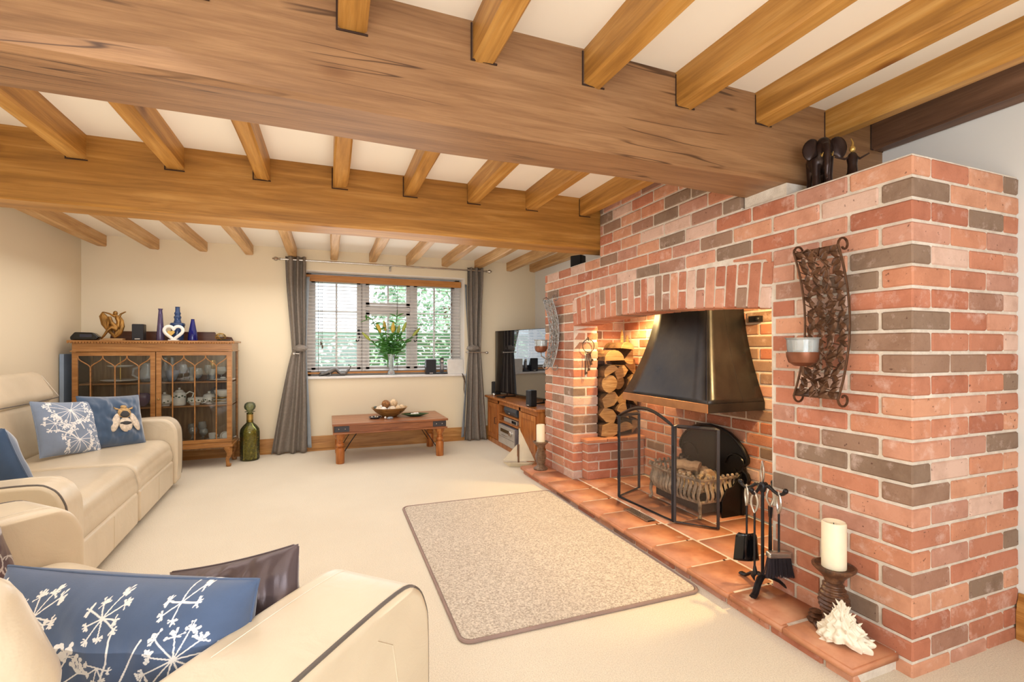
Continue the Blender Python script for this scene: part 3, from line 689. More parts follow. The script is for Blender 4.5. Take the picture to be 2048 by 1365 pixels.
# split logs on the plinth
def log_poly(kind, r, rd):
    if kind == 'round': n = 14; return [(r * rd.uniform(.92, 1.06) * math.cos(2 * math.pi * k / n), r * rd.uniform(.92, 1.06) * math.sin(2 * math.pi * k / n)) for k in range(n)]
    if kind == 'half':
        p = [(r * math.cos(math.pi * k / 8), r * .92 * math.sin(math.pi * k / 8)) for k in range(9)]; return [(x, z - r * .4) for x, z in p]
    if kind == 'wedge':
        p = [(0, -r * 1.0)] + [(r * 1.05 * math.sin(-.75 + 1.5 * k / 6), r * 1.05 * math.cos(-.75 + 1.5 * k / 6)) for k in range(7)]; return [(-x, z) for x, z in p][::-1]
    return [(r * x, r * z) for x, z in ((-1, -.5), (.1, -.8), (1, -.45), (.9, .4), (.2, .7), (-.8, .5))]
LOGS = [ # x, z, r, kind, turn, y-offset
 (2.36, .495, .085, 'slab', .1, 0, 'lowest left log'), (2.53, .505, .085, 'half', .2, .02, 'lowest middle log'), (2.655, .495, .058, 'wedge', -.3, .05, 'lowest right log'),
 (2.355, .625, .080, 'slab', -.3, .01, 'squarish log in the second layer, left'), (2.50, .65, .070, 'wedge', .4, -.01, 'wedge log in the second layer, middle'), (2.635, .62, .068, 'half', -.4, .02, 'half round log in the second layer, right'),
 (2.365, .765, .080, 'slab', .5, .0, 'big cream log in the third layer, left'), (2.52, .785, .070, 'wedge', 2.8, .02, 'wedge log in the third layer, middle'), (2.65, .755, .062, 'wedge', .3, .03, 'wedge log in the third layer, right'),
 (2.345, .905, .075, 'round', 0, -.02, 'round grey ended log'), (2.485, .915, .066, 'round', 0, .06, 'dark recessed round log'), (2.62, .90, .082, 'slab', 1.0, .0, 'orange log behind the hood edge'),
 (2.475, 1.01, .066, 'slab', .4, -.01, 'small log in the fifth layer, middle'), (2.35, 1.03, .072, 'half', .35, -.03, 'half round log sloping in the fifth layer'), (2.62, 1.04, .074, 'wedge', .5, .02, 'wedge log in the fifth layer, right'),
 (2.375, 1.155, .095, 'half', -.1, -.04, 'large half round log at the top left of the stack'), (2.58, 1.155, .068, 'wedge', 2.7, .0, 'pale wedge log near the top right'),
 (2.53, 1.245, .062, 'half', .1, -.02, 'topmost log of the stack')]
for i, (x, z, r_, kd, tn, yo, lab) in enumerate(LOGS):
    rd = random.Random(i + 11); tn += rd.uniform(-.25, .25); p = log_poly(kd, r_ * 1.06, rd); c_, s_ = math.cos(tn), math.sin(tn); p = [(a * c_ - b * s_, a * s_ + b * c_) for a, b in p]
    lt = thing('split_log', lab + ' in the wood stack', 'log', (x, 3.80, z), 0, 'split logs stacked on the plinth')
    ya, yb_ = -.125 + yo + rd.uniform(-.012, .012), .14
    obj('bark', G().prism(p, 1, ya + .002, yb_), bark_m, lt, smooth=False)
    obj('cut_face', G().prism([(a * 1.005, b * 1.005) for a, b in p], 1, ya, ya + .008), log_end, lt, smooth=False)
for x, z, h in ((2.60, 1.27, .13), (2.66, 1.25, .10)):
    tag(obj('wood_splinter', G().add([(-.016, 0, -.02), (.016, .005, -.02), (.012, 0, h * .6), (0, .002, h), (-.016, .02, -.02), (.016, .025, -.02), (.012, .02, h * .6), (0, .02, h)], [(0, 1, 2, 3), (4, 5, 6, 7), (0, 1, 5, 4), (1, 2, 6, 5), (2, 3, 7, 6), (3, 0, 4, 7)]), log_end, smooth=False, loc=(x, 3.84, z)),
        ('taller' if h > .12 else 'shorter') + ' pale wood splinter standing on top of the log stack', 'log')

# companion set: stand and four tools
CX, CY_ = 1.945, 1.705
st = thing('companion_stand', 'black iron companion stand with hooks holding the fire tools', 'fire tool stand', (CX, CY_, HZT))
for k, a in enumerate((R(205), R(325), R(85))):
    ca, sa = math.cos(a), math.sin(a); 
    obj('foot', G().tube([(0, 0, .055), (ca * .03, sa * .03, .056), (ca * .07, sa * .07, .040), (ca * .105, sa * .105, .012), (ca * .14, sa * .14, .008)], [.016, .017, .015, .015, .017], 6, flat=.5), black_iron, st, bevel=0)
obj('pole', G().tube([(0, 0, .05), (0, 0, .50)], .0075, 10), black_iron, st)
obj('collar', G().lathe([(.012, .46), (.017, .475), (.017, .495), (.010, .505)], n=14), black_iron, st)
obj('top_handle', G().tube([(.0 + .020 * math.sin(math.pi * t) * (1 if s_ > 0 else -1) * .7, .020 * math.sin(math.pi * t) * s_, .50 + .105 * t) for s_ in (1,) for t in [k / 10 for k in range(11)]] + [(-.014 * math.sin(math.pi * t), -.020 * math.sin(math.pi * t), .50 + .105 * t) for t in [1 - k / 10 for k in range(1, 11)]], .0045, 8), steel, st, label='bright steel loop handle')
hooks = []
for k, a in enumerate((R(195), R(108), R(285), R(15))):
    ca, sa = math.cos(a), math.sin(a); L = .075
    obj('hook', G().tube([(ca * .008, sa * .008, .485), (ca * .03, sa * .03, .492), (ca * .05, sa * .05, .475), (ca * L, sa * L, .462), (ca * (L + .018), sa * (L + .018), .470), (ca * (L + .03), sa * (L + .03), .484)], [.008, .009, .008, .008, .008, .011], 8).ball((ca * (L + .03), sa * (L + .03), .486), .0125, n=10, k=6), black_iron, st)
    hooks.append((CX + ca * L, CY_ + sa * L))
def tool_grip(g, top=.0):
    # open steel loop of each tool, hanging point at z=0
    p1 = [(.0, .016 * math.sin(math.pi * t) , -.10 * t) for t in [k / 8 for k in range(9)]]; p2 = [(.0, -.016 * math.sin(math.pi * t), -.10 * t) for t in [1 - k / 8 for k in range(1, 8)]]
    return g.tube(p1 + p2, .006, 8, closed=True)
hz = HZT + .474
def tool(name, label, cat, xy, rz):
    t = thing(name, label, cat, (xy[0], xy[1], hz), rz); obj('grip', tool_grip(G()), steel, t, label='bright steel loop grip'); return t
t = tool('fire_poker', 'iron poker hanging from the left hook of the companion stand', 'fire tool', hooks[0], R(15))
obj('shaft', G().tube([(0, 0, -.095), (0, 0, -.36)], .005, 8), black_iron, t); obj('tip', G().tube([(0, 0, -.35), (0, -.003, -.38), (0, .008, -.40), (0, 0, -.42)], [.006, .012, .010, .002], 8), black_iron, t)
t = tool('hearth_shovel', 'black hearth shovel hanging at the back of the companion stand', 'fire tool', hooks[1], R(-25))
obj('shaft', G().tube([(0, 0, -.095), (0, 0, -.24)], .005, 8), black_iron, t)
obj('blade', G().grid(lambda u, v: ((.045 + .012 * u) * math.sin((v - .5) * 2.1) * (1.25 if u > .1 else .9 + 3.5 * u), -.022 * math.cos((v - .5) * 2.6) + .012, -.235 - .135 * u), 12, 10), gloss_black, t, solid=.003)
t = tool('hearth_brush', 'black bristled hearth brush hanging in front on the companion stand', 'fire tool', hooks[2], R(-20))
obj('shaft', G().tube([(0, 0, -.095), (0, 0, -.275)], .005, 8), black_iron, t)
obj('ferrule', G().box(-.055, .055, -.018, .018, -.305, -.275), steel, t, bevel=.009, seg=3, label='polished steel ferrule')
bgm = G(); rb = random.Random(9)
for i in range(420):
    x, y = rb.uniform(-.052, .052), rb.uniform(-.015, .015); s1 = x * .28 + rb.uniform(-.006, .006)
    bgm.tube([(x, y, -.30), (x + s1 * .4, y * 1.3, -.34), (x + s1, y * 1.7, -.385 - rb.uniform(0, .008))], .0012, 3)
o = obj('bristles', bgm, plain('dark_bristle', (44, 34, 40), .8), t, smooth=False); o['kind'] = 'stuff'
t = tool('fire_tongs', 'iron fire tongs hanging from the right hook of the companion stand', 'fire tool', hooks[3], R(60))
obj('spring_plate', G().prism([(-.016, -.10), (.016, -.10), (.010, -.155), (-.010, -.155)], 1, -.006, .006), black_iron, t, bevel=.002, seg=1)
for s_ in (-1, 1): obj('arm', G().tube([(s_ * .005, 0, -.15), (s_ * .011, 0, -.25), (s_ * .013, 0, -.34), (s_ * .003, 0, -.385)], .0045, 8), black_iron, t)

# candle holders and candles
def ribbed(h, scale=1.0, ribs=9):
    p = [(0, 0), (.062, 0), (.066, .006), (.064, .014), (.05, .024), (.036, .034), (.030, .045)]
    n = ribs * 6
    for k in range(n + 1):
        t = k / n; base = .032 + .018 * math.sin(math.pi * min(1, t * 1.05)) ** 1.5 - .004 * t
        p.append((base + .0032 * math.cos(2 * math.pi * t * ribs), .045 + (h - .105) * t))
    p += [(.030, h - .055), (.044, h - .035), (.060, h - .018), (.070, h - .006), (.070, h), (.062, h + .002), (.058, h - .006), (0, h - .008)]
    return [(r_ * scale, z) for r_, z in p]
def holder(loc, h, cr, ch, m, lab, clab, sc=1.0, ribs=9, tilt=0):
    t = obj('candle_holder', G().lathe(ribbed(h, sc, ribs), n=32), m, loc=loc, ang=60); tag(t, lab, 'candle holder')
    c = thing('pillar_candle', clab, 'candle', (loc[0], loc[1], loc[2] + h - .006)); c.rotation_euler = (0, tilt, 0)
    obj('wax', G().lathe([(0, 0), (cr, 0), (cr, ch - .006), (cr - .004, ch), (cr - .008, ch - .002), (cr * .6, ch - .012), (0, ch - .015)], n=28), candle_m, c)
    obj('wick', G().tube([(0, 0, ch - .02), (0, .001, ch - .006)], .0018, 6), black_m, c)
holder((1.925, 1.345, HZT), .262, .044, .185, carved, 'dark ribbed wooden candle holder on the near end of the hearth', 'thick ivory pillar candle on the near holder, beside the brick corner', 1.12, 9)
for k, (x, y) in enumerate(((-.075, .035), (.072, .020), (.015, -.08))):
    pass
holder((1.885, 4.13, HZT), .265, .041, .165, carved_pale, 'greyish ribbed wooden candle holder at the far end of the hearth', 'thick ivory pillar candle at the far end of the hearth', 1.05, 12)
# ribbed scrolled feet of the near holder
base_o = [o for o in bpy.data.objects if o.name == 'candle_holder'][0]
for a in (R(100), R(225), R(345)):
    ca, sa = math.cos(a), math.sin(a)
    ft = obj('foot', G().lathe([(0, 0), (.030, 0)] + [(.030 + .006 * math.sin(k * .9) - .0006 * k, .003 + .0028 * k) for k in range(16)] + [(.012, .052), (0, .054)], n=20), carved, base_o, loc=(ca * .068, sa * .068, 0), ang=60)

# white murex shell
def shell_fn(u, v):
    t = u; a = v * 2 * math.pi; rd_ = (1 - t) ** 1.15
    rib = abs(math.sin(a * 6.5 + t * 3)) ** 2
    r0 = .082 * rd_ + .010 * (1 - t) + .003
    sp = 1 + .20 * rib * (1 - t * .3) + .22 * noise.noise(Vector((math.cos(a) * 2.4, math.sin(a) * 2.4, t * 7))) + .10 * math.sin(t * 26 + a)
    return (r0 * sp * math.cos(a) * 1.05, r0 * sp * math.sin(a) * .66 - .045 * t, .175 * t ** .9 + .012 * math.sin(a * 3) * (1 - t) + .006)
sh = thing('sea_shell', 'spiky white sea shell in front of the near candle holder', 'shell', (1.872, 1.272, HZT), R(-62)); sh.scale = (.80, .80, 1.0)
obj('shell_body', G().grid(shell_fn, 60, 150), shell_m, sh, ang=80)
g = G(); rs = random.Random(8)
for k in range(60):
    t = (k / 60) ** 1.2 * .9; a = k * 2.4; x, y, z = shell_fn(t, (a / (2 * math.pi)) % 1); d = Vector((math.cos(a), math.sin(a) * .7, .15 + t * 1.2)).normalized(); L = rs.uniform(.010, .022)
    g.tube([Vector((x, y, z)) - d * .01, Vector((x, y, z)) + d * L * .4, Vector((x, y, z)) + d * L], [.007, .0045, .001], 6)
obj('spines', g, shell_m, sh, ang=80)

# model yacht on the floor
yt = thing('model_yacht', 'cream wooden model yacht standing on the carpet by the hearth end', 'ornament', (1.835, 4.56, 0), R(-28))
obj('hull', G().add([(-.17, 0, .05), (-.08, .035, .048), (.10, .035, .048), (.16, 0, .055), (.10, -.035, .048), (-.08, -.035, .048), (-.10, 0, .002), (.10, 0, .002)],
    [(0, 1, 2, 3, 4, 5), (0, 6, 1), (1, 6, 7, 2), (2, 7, 3), (3, 7, 4), (4, 7, 6, 5), (5, 6, 0)]), sail_m, yt, smooth=False)
obj('mast', G().box(-.012, .006, -.006, .006, .05, .235), plain('mast_wood', (110, 74, 44), .6), yt, smooth=False)
obj('sail', G().prism([(-.165, .068), (-.018, .062), (-.018, .235)], 1, -.004, .004), sail_m, yt, smooth=False)
obj('sail', G().prism([(-.002, .062), (.165, .07), (.0, .41)], 1, -.004, .004), sail_m, yt, smooth=False)

# ------------------------------------------------------------------ wall sconces of iron leaves
def sconce(loc, label, m, cm):
    t = thing('wall_sconce', label, 'wall sconce', loc)
    hw, zh = .098, .315
    def off(z): q = z / zh; return .022 + .070 * q * q * (1.0 if abs(q) < 1.01 else 1)
    for s_ in (-1, 1):
        pts = [(-off(-zh + 2 * zh * k / 30), s_ * hw, -zh + 2 * zh * k / 30) for k in range(31)]
        def curl(sg):
            c = (-off(zh) + .034, sg * (zh + .0)); out = []
            for k in range(1, 15):
                a = math.pi - k * .40; rr_ = .034 * (1 - k / 22); out.append((c[0] + rr_ * math.cos(a), s_ * hw, c[1] + sg * rr_ * math.sin(a)))
            return out
        obj('scroll_rod', G().tube(list(reversed(curl(-1))) + pts + curl(1), .0048, 8), m, t)
    r = random.Random(12)
    lv = G(); vn = G()
    def P(y, z, d=0): return Vector((-off(z) - d, y, z))
    # twisting stems and pointed embossed leaves fill the strip between the rods
    for s_ in (1, -1):
        vn.tube([P(s_ * .035 * math.sin(z * 22), z, .003) for z in [-zh + 2 * zh * k / 50 for k in range(51)]], .0032, 6)
    for k in range(26):
        z = -zh + .02 + k * (2 * zh - .04) / 25; sg = 1 if k % 2 else -1
        vn.tube([P(0, z, .002), P(sg * .03, z + .022, .004), P(sg * .065, z + .014, .003), P(sg * .092, z + .03, 0)], [.0032, .003, .0026, .002], 6)
    for k in range(104):
        row = k // 4; c_ = k % 4; z = -zh + .016 + row * (2 * zh - .032) / 25 + r.uniform(-.006, .006); y = (-.070, -.026, .024, .068)[c_] + r.uniform(-.008, .008)
        a = math.pi / 2 + (-1 if y > 0 else 1) * r.uniform(.25, 1.15) * (1 if (row + c_) % 3 else -1); L = r.uniform(.023, .031); w = L * r.uniform(.44, .54)
        d = Vector((math.cos(a), math.sin(a))); nn = Vector((-d.y, d.x))
        prof = [(-1, 0), (-.6, .6), (-.1, 1), (.5, .7), (1, 0), (.5, -.7), (-.1, -1), (-.6, -.6)]
        def lp(u, v, up): 
            yy, zz = y + d.x * L * u + nn.x * w * v, z + d.y * L * u + nn.y * w * v
            return P(max(-hw, min(hw, yy)), max(-zh, min(zh, zz)), up)
        ridge = [lp(-.5, 0, .008), lp(.45, 0, .008)]
        vs = ridge + [lp(u, v, .001) for u, v in prof]
        lv.add(vs, [(0, 2, 3), (0, 3, 4), (0, 4, 1), (1, 4, 5), (1, 5, 6), (1, 6, 7), (1, 7, 8), (0, 1, 8), (0, 8, 9), (0, 9, 2)])
    obj('vine_stems', vn, m, t); obj('leaf_work', lv, m, t, smooth=False, solid=.0016)
    for zz in (-zh, zh):
        obj('end_plate', G().grid(lambda u, v: (P(-hw + 2 * hw * v, zz * (1 - .10 * u), .0)), 3, 2), m, t, solid=.002)
    obj('cup_arm', G().tube([(-off(-.20), 0, -.235), (-.10, .0, -.245), (-.15, .01, -.215), (-.155, .008, -.175)], .006, 8), m, t)
    obj('candle_cup', G().lathe([(0, -.182), (.03, -.180), (.052, -.165), (.060, -.140), (.061, -.122), (.058, -.122), (.056, -.14), (.03, -.170), (0, -.172)], (-.155, .008, 0), 24), cm, t, label='copper brown cup under the glass')
    obj('glass_shade', G().lathe([(.056, -.135), (.058, -.10), (.060, -.07), (.068, -.062), (.066, -.062), (.057, -.072), (.054, -.10), (.052, -.133)], (-.155, .008, 0), 28), clear_glass, t)
    c = tag(obj('tea_candle', G().lathe([(0, 0), (.040, 0), (.040, .052), (.036, .054), (0, .050)], n=20), plain('silvery_candle', (206, 204, 196), .3, .3) if 'silvery_candle' not in bpy.data.materials else bpy.data.materials['silvery_candle'], loc=(loc[0] - .155, loc[1] + .008, loc[2] - .168)), 'short silvery candle in the glass cup of the ' + ('near' if loc[1] < 2 else 'far') + ' wall sconce', 'candle')
    return t
sconce((2.015, 1.425, 1.33), 'brown iron leaf wall sconce with glass cup, near the brick corner', rust_iron, plain('copper_cup', (128, 78, 54), .35, .6))
sconce((2.015, 4.06, 1.365), 'iron leaf wall sconce in painted pale sheen with glass cup at the far end of the chimney', sheen_iron, bpy.data.materials['copper_cup'])

# old keys on a ring
kr = thing('key_ring', 'rusty ring of large old keys hanging on the fireplace jamb', 'keys', (2.165, 3.722, 1.245))
iron_o = plain('old_key_iron', (74, 54, 46), .6, .4, var=.3, scale=40)
obj('ring', G().tube([(.058 * math.cos(a), 0, .058 * math.sin(a)) for a in [k * math.pi / 14 for k in range(28)]], .0035, 6, closed=True), iron_o, kr)
obj('hook', G().tube([(.0, .016, .075), (.0, -.006, .07), (.0, -.01, .055), (.0, 0, .047)], .004, 6).tube([(-.02, .004, .062), (.05, .004, .062)], .003, 6), iron_o, kr)
for k, (x, h, a) in enumerate(((-.022, .20, .05), (-.004, .17, .0), (.012, .12, -.08), (.022, .09, -.16))):
    m_ = Matrix.Translation((x, -.004 + .004 * k, -.055)) @ Matrix.Rotation(a, 4, 'Y')
    obj('key', G().tube([(.010 * math.cos(b), 0, .010 * math.sin(b) - .006) for b in [j * math.pi / 6 for j in range(12)]], .003, 6, closed=True, m=m_).tube([(0, 0, -.014), (0, 0, -h)], .0045, 7, m=m_).box(0, .020, -.002, .002, -h + .004, -h + .026, m_), iron_o, kr)

# ------------------------------------------------------------------ figures on the chimney ledge
el = thing('elephant_figurine', 'dark bronze elephant figurine with wide ears on the brick ledge', 'figurine', (2.13, 1.555, ZT + .002), R(-35)); el.scale = (1.15, 1.0, 1.42)
g = G(); g.ball((0, 0, .100), .046, .060, .046).ball((0, -.045, .122), .034, .036, .038)
for x, y in ((-.022, -.03), (.022, -.03), (-.022, .035), (.022, .035)): g.tube([(x, y, .1), (x, y, .04), (x, y, .0)], [.019, .0145, .0165], 10)
g.tube([(0, -.070, .125), (0, -.086, .10), (0, -.088, .06), (0, -.082, .03), (0, -.088, .015)], [.019, .014, .010, .008, .006], 10); g.tube([(0, .055, .12), (0, .066, .07)], [.004, .003], 6)
obj('body', g, dark_bronze, el, remesh=.004)
for s_ in (-1, 1):
    earp = [(.016, .148), (.036, .158), (.060, .154), (.078, .136), (.082, .112), (.072, .092), (.056, .078), (.046, .088), (.034, .094), (.020, .096)]
    obj('ear', G().add([(s_ * .04, -.064, .124)] + [(s_ * x, -.050 - .010 * math.sin((x - .016) * 40), z) for x, z in earp], [(0, i + 1, (i + 1) % 10 + 1) for i in range(10)]), dark_bronze, el, solid=.005, sub=1)
for s_ in (-1, 1): obj('tusk', G().tube([(s_ * .016, -.07, .10), (s_ * .018, -.088, .09), (s_ * .017, -.1, .098)], [.004, .003, .001], 6), gilt, el)
ft = thing('dancer_figurine', 'slender dark bronze figurine with gilt head beside the elephant', 'figurine', (2.15, 1.42, ZT + .002), R(-30))
g = G(); g.lathe([(0, 0), (.04, 0), (.038, .012), (.02, .04), (.018, .075), (.022, .10), (.016, .118), (.006, .128)], n=14)
g.tube([(0, 0, .115), (.03, .0, .10), (.066, 0, .12)], [.007, .005, .004], 6).tube([(0, 0, .115), (-.03, 0, .10), (-.07, 0, .112)], [.007, .005, .004], 6)
obj('body', g, dark_bronze, ft); obj('head', G().ball((0, 0, .142), .012, .012, .015), gilt, ft); obj('headdress', G().tube([(0, 0, .152), (.002, 0, .17), (-.006, 0, .19)], [.006, .004, .001], 6), gilt, ft)
# ------------------------------------------------------------------ rug
g = G(); rw, rl, rr_ = .615, .90, .05
def rrect(w, l, r, n=6):
    out = []
    for cx, cy, a0 in ((w - r, l - r, 0), (-w + r, l - r, 90), (-w + r, -l + r, 180), (w - r, -l + r, 270)):
        out += [(cx + r * math.cos(R(a0 + 90 * k / n)), cy + r * math.sin(R(a0 + 90 * k / n))) for k in range(n + 1)]
    return out
rug = thing('rug', 'oatmeal flecked rectangular rug before the hearth', 'rug', (1.14, 2.80, .001), R(-.6))
obj('pile', G().prism(rrect(rw - .008, rl - .008, rr_), 2, 0, .014), rug_m, rug, bevel=.004)
obj('binding', G().tube([(x, y, .007) for x, y in rrect(rw, rl, rr_)], .0085, 8, closed=True), plain('rug_binding', (150, 126, 116), .8, bump=.3, bscale=200), rug)

# ------------------------------------------------------------------ curtains and pole
RY, RZ = YB - .085, 2.252
cp = thing('curtain_pole', 'slim brushed curtain pole with round finials over the window', 'curtain pole', (.735, RY, RZ))
obj('pole', G().tube([(-1.25, 0, 0), (1.25, 0, 0)], .0115, 12), steel, cp)
for s_ in (-1, 1):
    obj('finial', G().lathe([(.012, -.05), (.017, -.046), (.012, -.03), (.022, -.012), (.026, 0), (.02, .016), (.008, .026), (.012, .032), (0, .038)], n=16, m=Matrix.Translation((s_ * 1.29, 0, 0)) @ Matrix.Rotation(R(90) * s_, 4, 'Y')), steel, cp)
for x in (-1.17, 0, 1.17): obj('bracket', G().tube([(x, 0, -.012), (x, .02, -.03), (x, .084, -.03)], .006, 8).box(x - .012, x + .012, .078, .085, -.06, 0), steel, cp)
def curtain(name, x_top0, x_top1, x_tie0, x_tie1, x_bot0, x_bot1, lab, lean):
    t = thing(name, lab, 'curtain', ((x_bot0 + x_bot1) / 2, RY, 0)); ox = t.location.x
    zt, zm, zb = 2.29, 1.18, .012; nf = 3
    def cloth(u, v):
        z = zt + (zb - zt) * v
        if z > zm:
            k = (zt - z) / (zt - zm); k2 = k * k * (3 - 2 * k) * .4 + .6 * k ** 1.6; a, b = x_top0 + (x_tie0 - x_top0) * k2, x_top1 + (x_tie1 - x_top1) * k2; dep = .034 * (1 - .35 * k)
        else:
            k = (zm - z) / (zm - zb); k2 = k ** .85; a, b = x_tie0 + (x_bot0 - x_tie0) * k2, x_tie1 + (x_bot1 - x_tie1) * k2; dep = .018 + .018 * k
        wob = .5 * noise.noise(Vector((u * 3, z * 1.3, x_top0)))
        y = dep * math.sin((u * nf + wob * .5) * 2 * math.pi) 
        return (a + (b - a) * u - ox, y, z)
    obj('drape', G().grid(cloth, 90, 70), curtain_m, t, solid=.003, ang=80)
    # turned back lining edge
    e = 1 if lean > 0 else 0
    obj('lining', G().grid(lambda u, v: (cloth(e, .10 + .88 * v)[0] + (.004 + (.05 * u * (abs(v - .42) * 1.4 + .15))) * (1 if e else -1), .012 - .03 * u, cloth(e, .10 + .88 * v)[2]), 4, 40), curtain_back, t, solid=.002)
    xm = (x_tie0 + x_tie1) / 2
    obj('pouch', G().ball(((xm + lean * .02) - ox, -.012, zm + .045), (x_tie1 - x_tie0) * .50 + .010, .052, .042, 20, 12, rough=.25), curtain_m, t)
    return t, xm
def tieback(x0, x1, z, lab, knob):
    t = thing('curtain_holdback', lab, 'curtain holdback', (x0, YB, z))
    obj('arm', G().tube([(0, -.001, 0), (0, -.14, 0), (x1 - x0, -.155, -.006)], .007, 8), steel, t)
    obj('knob', G().ball((x1 - x0 if knob else 0, -.157 if knob else -.15, -.006), .019, n=12, k=8), steel, t)
curtain('curtain', -.455, -.235, -.385, -.245, -.60, -.225, 'taupe tied back curtain left of the window', 1)
curtain('curtain', 1.715, 1.93, 1.74, 1.90, 1.68, 1.985, 'taupe tied back curtain right of the window, beside the television', -1)
tieback(-.36, -.30, 1.165, 'steel holdback on the left hand curtain', False); tieback(1.72, 1.965, 1.172, 'steel holdback with round end on the right hand curtain', True)
tag(obj('dangling_cable', G().tube([(1.665, 6.13, .885), (1.69, 6.12, .83), (1.71, 6.125, .70), (1.695, 6.13, .60), (1.685, 6.13, .68), (1.69, 6.135, .80), (1.66, 6.14, .889)], .006, 6), plain('brown_cable', (90, 74, 62), .6)), 'looped brown cable hanging from the right end of the window sill', 'cable')
tag(obj('wall_hook', G().box(.728, .742, YB - .018, YB, 2.185, 2.225), steel, bevel=.003), 'tiny steel catch on the wall above the window centre', 'hook')

# ------------------------------------------------------------------ things on the window sill
SZ = WZ0 + .001
rf = thing('reclining_figurine', 'dark pewter reclining figure at the left of the window sill', 'figurine', (.07, 6.21, SZ))
g = G(); g.ball((-.135, 0, .028), .03, .022, .024).tube([(-.17, 0, .012), (-.09, 0, .036), (-.03, 0, .060), (.02, 0, .085), (.035, 0, .082)], [.014, .026, .030, .022, .016], 10)
g.tube([(.03, 0, .085), (.055, 0, .05), (.09, 0, .032), (.14, 0, .042), (.175, .0, .075), (.20, 0, .125)], [.018, .022, .024, .019, .013, .007], 10).tube([(.04, -.015, .07), (.085, -.02, .028), (.14, -.015, .022)], [.014, .018, .01], 8).tube([(-.05, -.02, .05), (-.03, -.035, .014), (-.08, -.04, .008)], [.011, .009, .007], 8)
obj('body', g, pewter_m, rf, remesh=.005)
obj('base', G().box(-.16, .13, -.03, .03, 0, .006), pewter_m, rf, bevel=.003)
vs = thing('glass_vase', 'tall cut glass vase holding lilies on the window sill', 'vase', (.755, 6.215, SZ))
obj('vessel', G().lathe([(0, 0), (.045, 0), (.049, .012), (.044, .035), (.028, .055), (.026, .08), (.034, .16), (.050, .262), (.047, .262), (.031, .16), (.022, .09), (0, .07)], n=24), clear_glass, vs)
obj('water', G().lathe([(0, .075), (.021, .088), (.029, .16), (.033, .185), (0, .185)], n=20), glass('vase_water', (216, 232, 214), .05), vs)
obj('foot_bead', G().ball((0, 0, .022), .014, n=10, k=6), plain('ruby_bead', (110, 30, 44), .2), vs)
ly = thing('lily_bunch', 'bunch of lily stems with closed buds in the glass vase', 'flowers', (.755, 6.215, SZ + .10)); ly.scale = (1.38, 1.2, 1.22)
rl_ = random.Random(21)
def leafblade(g, p, d, L, w):
    d = d.normalized(); s_ = d.cross(Vector((0, 1, .2))); s_ = s_.normalized() if s_.length > .01 else Vector((1, 0, 0)); q = [p]; n = 5
    vs = []
    for k in range(n + 1):
        t = k / n; c = p + d * (L * t) + Vector((0, 0, -.25 * L * t * t)); ww = w * math.sin(math.pi * (.12 + .88 * t)) ; vs += [c - s_ * ww, c + s_ * ww]
    g.add(vs, [(2 * k, 2 * k + 1, 2 * k + 3, 2 * k + 2) for k in range(n)])
STEMS = [((-.03, 0), (-.19, -.02, .50), .34), ((.005, 0), (.055, 0, .60), .0), ((.01, .01), (.10, -.03, .37), .2), ((.015, 0), (.20, 0, .33), .3), ((-.012, 0), (-.10, 0, .36), .2), ((0, -.01), (.01, -.04, .36), .1), ((-.01, .01), (-.05, .03, .38), .1), ((.0, .01), (.06, .03, .34), .1), ((-.015, 0), (-.19, 0, .28), .3)]
for i, (b, e, cv) in enumerate(STEMS):
    b = Vector((b[0], b[1], 0)); e = Vector(e); pts = []
    for k in range(9):
        t = k / 8; p = b.lerp(e, t); p.x = b.x + (e.x - b.x) * (t ** (1 + cv * 3)); pts.append(p)
    if i == 0: pts = pts[:-1] + [Vector((-.17, -.02, .49)), Vector((-.22, -.02, .485)), Vector((-.27, -.02, .46))]
    stm = obj('stem', G().tube(pts, [.0045] * (len(pts) - 1) + [.003], 6), leaf_m, ly)
    g = G()
    for k in range(16 if i > 1 else 12):
        t = .30 + .65 * rl_.random(); p = pts[int(t * (len(pts) - 1))]; a = rl_.uniform(0, 6.28)
        leafblade(g, p, Vector((math.cos(a), .6 * math.sin(a), .7)), rl_.uniform(.06, .11), .008)
    obj('leaves', g, leaf_m, ly, solid=.001)
    if i in (2, 4, 5, 6, 7, 3, 8):
        p = pts[-1]; d = (pts[-1] - pts[-3]).normalized() + Vector((0, 0, .15)); m_ = Matrix.Translation(p) @ d.to_track_quat('Z', 'Y').to_matrix().to_4x4(); s_ = 1.25 if i in (4, 5) else .95
        obj('bud', G().lathe([(0, -.01), (.009 * s_, 0), (.017 * s_, .03), (.015 * s_, .06), (.007 * s_, .095), (0, .11)], n=10, m=m_), bud_m if i in (4, 5, 6) else plain('green_bud', (150, 160, 66), .5) if 'green_bud' not in bpy.data.materials else bpy.data.materials['green_bud'], ly)
g = G()
for k in range(70):
    a = rl_.uniform(0, 6.28); z = rl_.uniform(.14, .27); leafblade(g, Vector((.02 * math.cos(a), .02 * math.sin(a), z)), Vector((math.cos(a), .7 * math.sin(a), .25)), rl_.uniform(.06, .12), .010)
obj('lower_foliage', g, leaf_m, ly, solid=.001)
def speaker(name, loc, w, d, h, rz, lab, badge=True):
    t = thing(name, lab, 'speaker', loc, rz)
    obj('cabinet', G().box(-w / 2, w / 2, -d / 2 + .008, d / 2, 0, h), black_m, t, bevel=.008)
    obj('grille', G().box(-w / 2 + .004, w / 2 - .004, -d / 2, -d / 2 + .01, .004, h - .004), plain('speaker_cloth', (34, 34, 38), .7) if 'speaker_cloth' not in bpy.data.materials else bpy.data.materials['speaker_cloth'], t, bevel=.004)
    if badge: obj('badge', G().box(-.022, .022, -d / 2 - .001, -d / 2 + .002, .012, .020), silver_m, t, smooth=False)
    return t
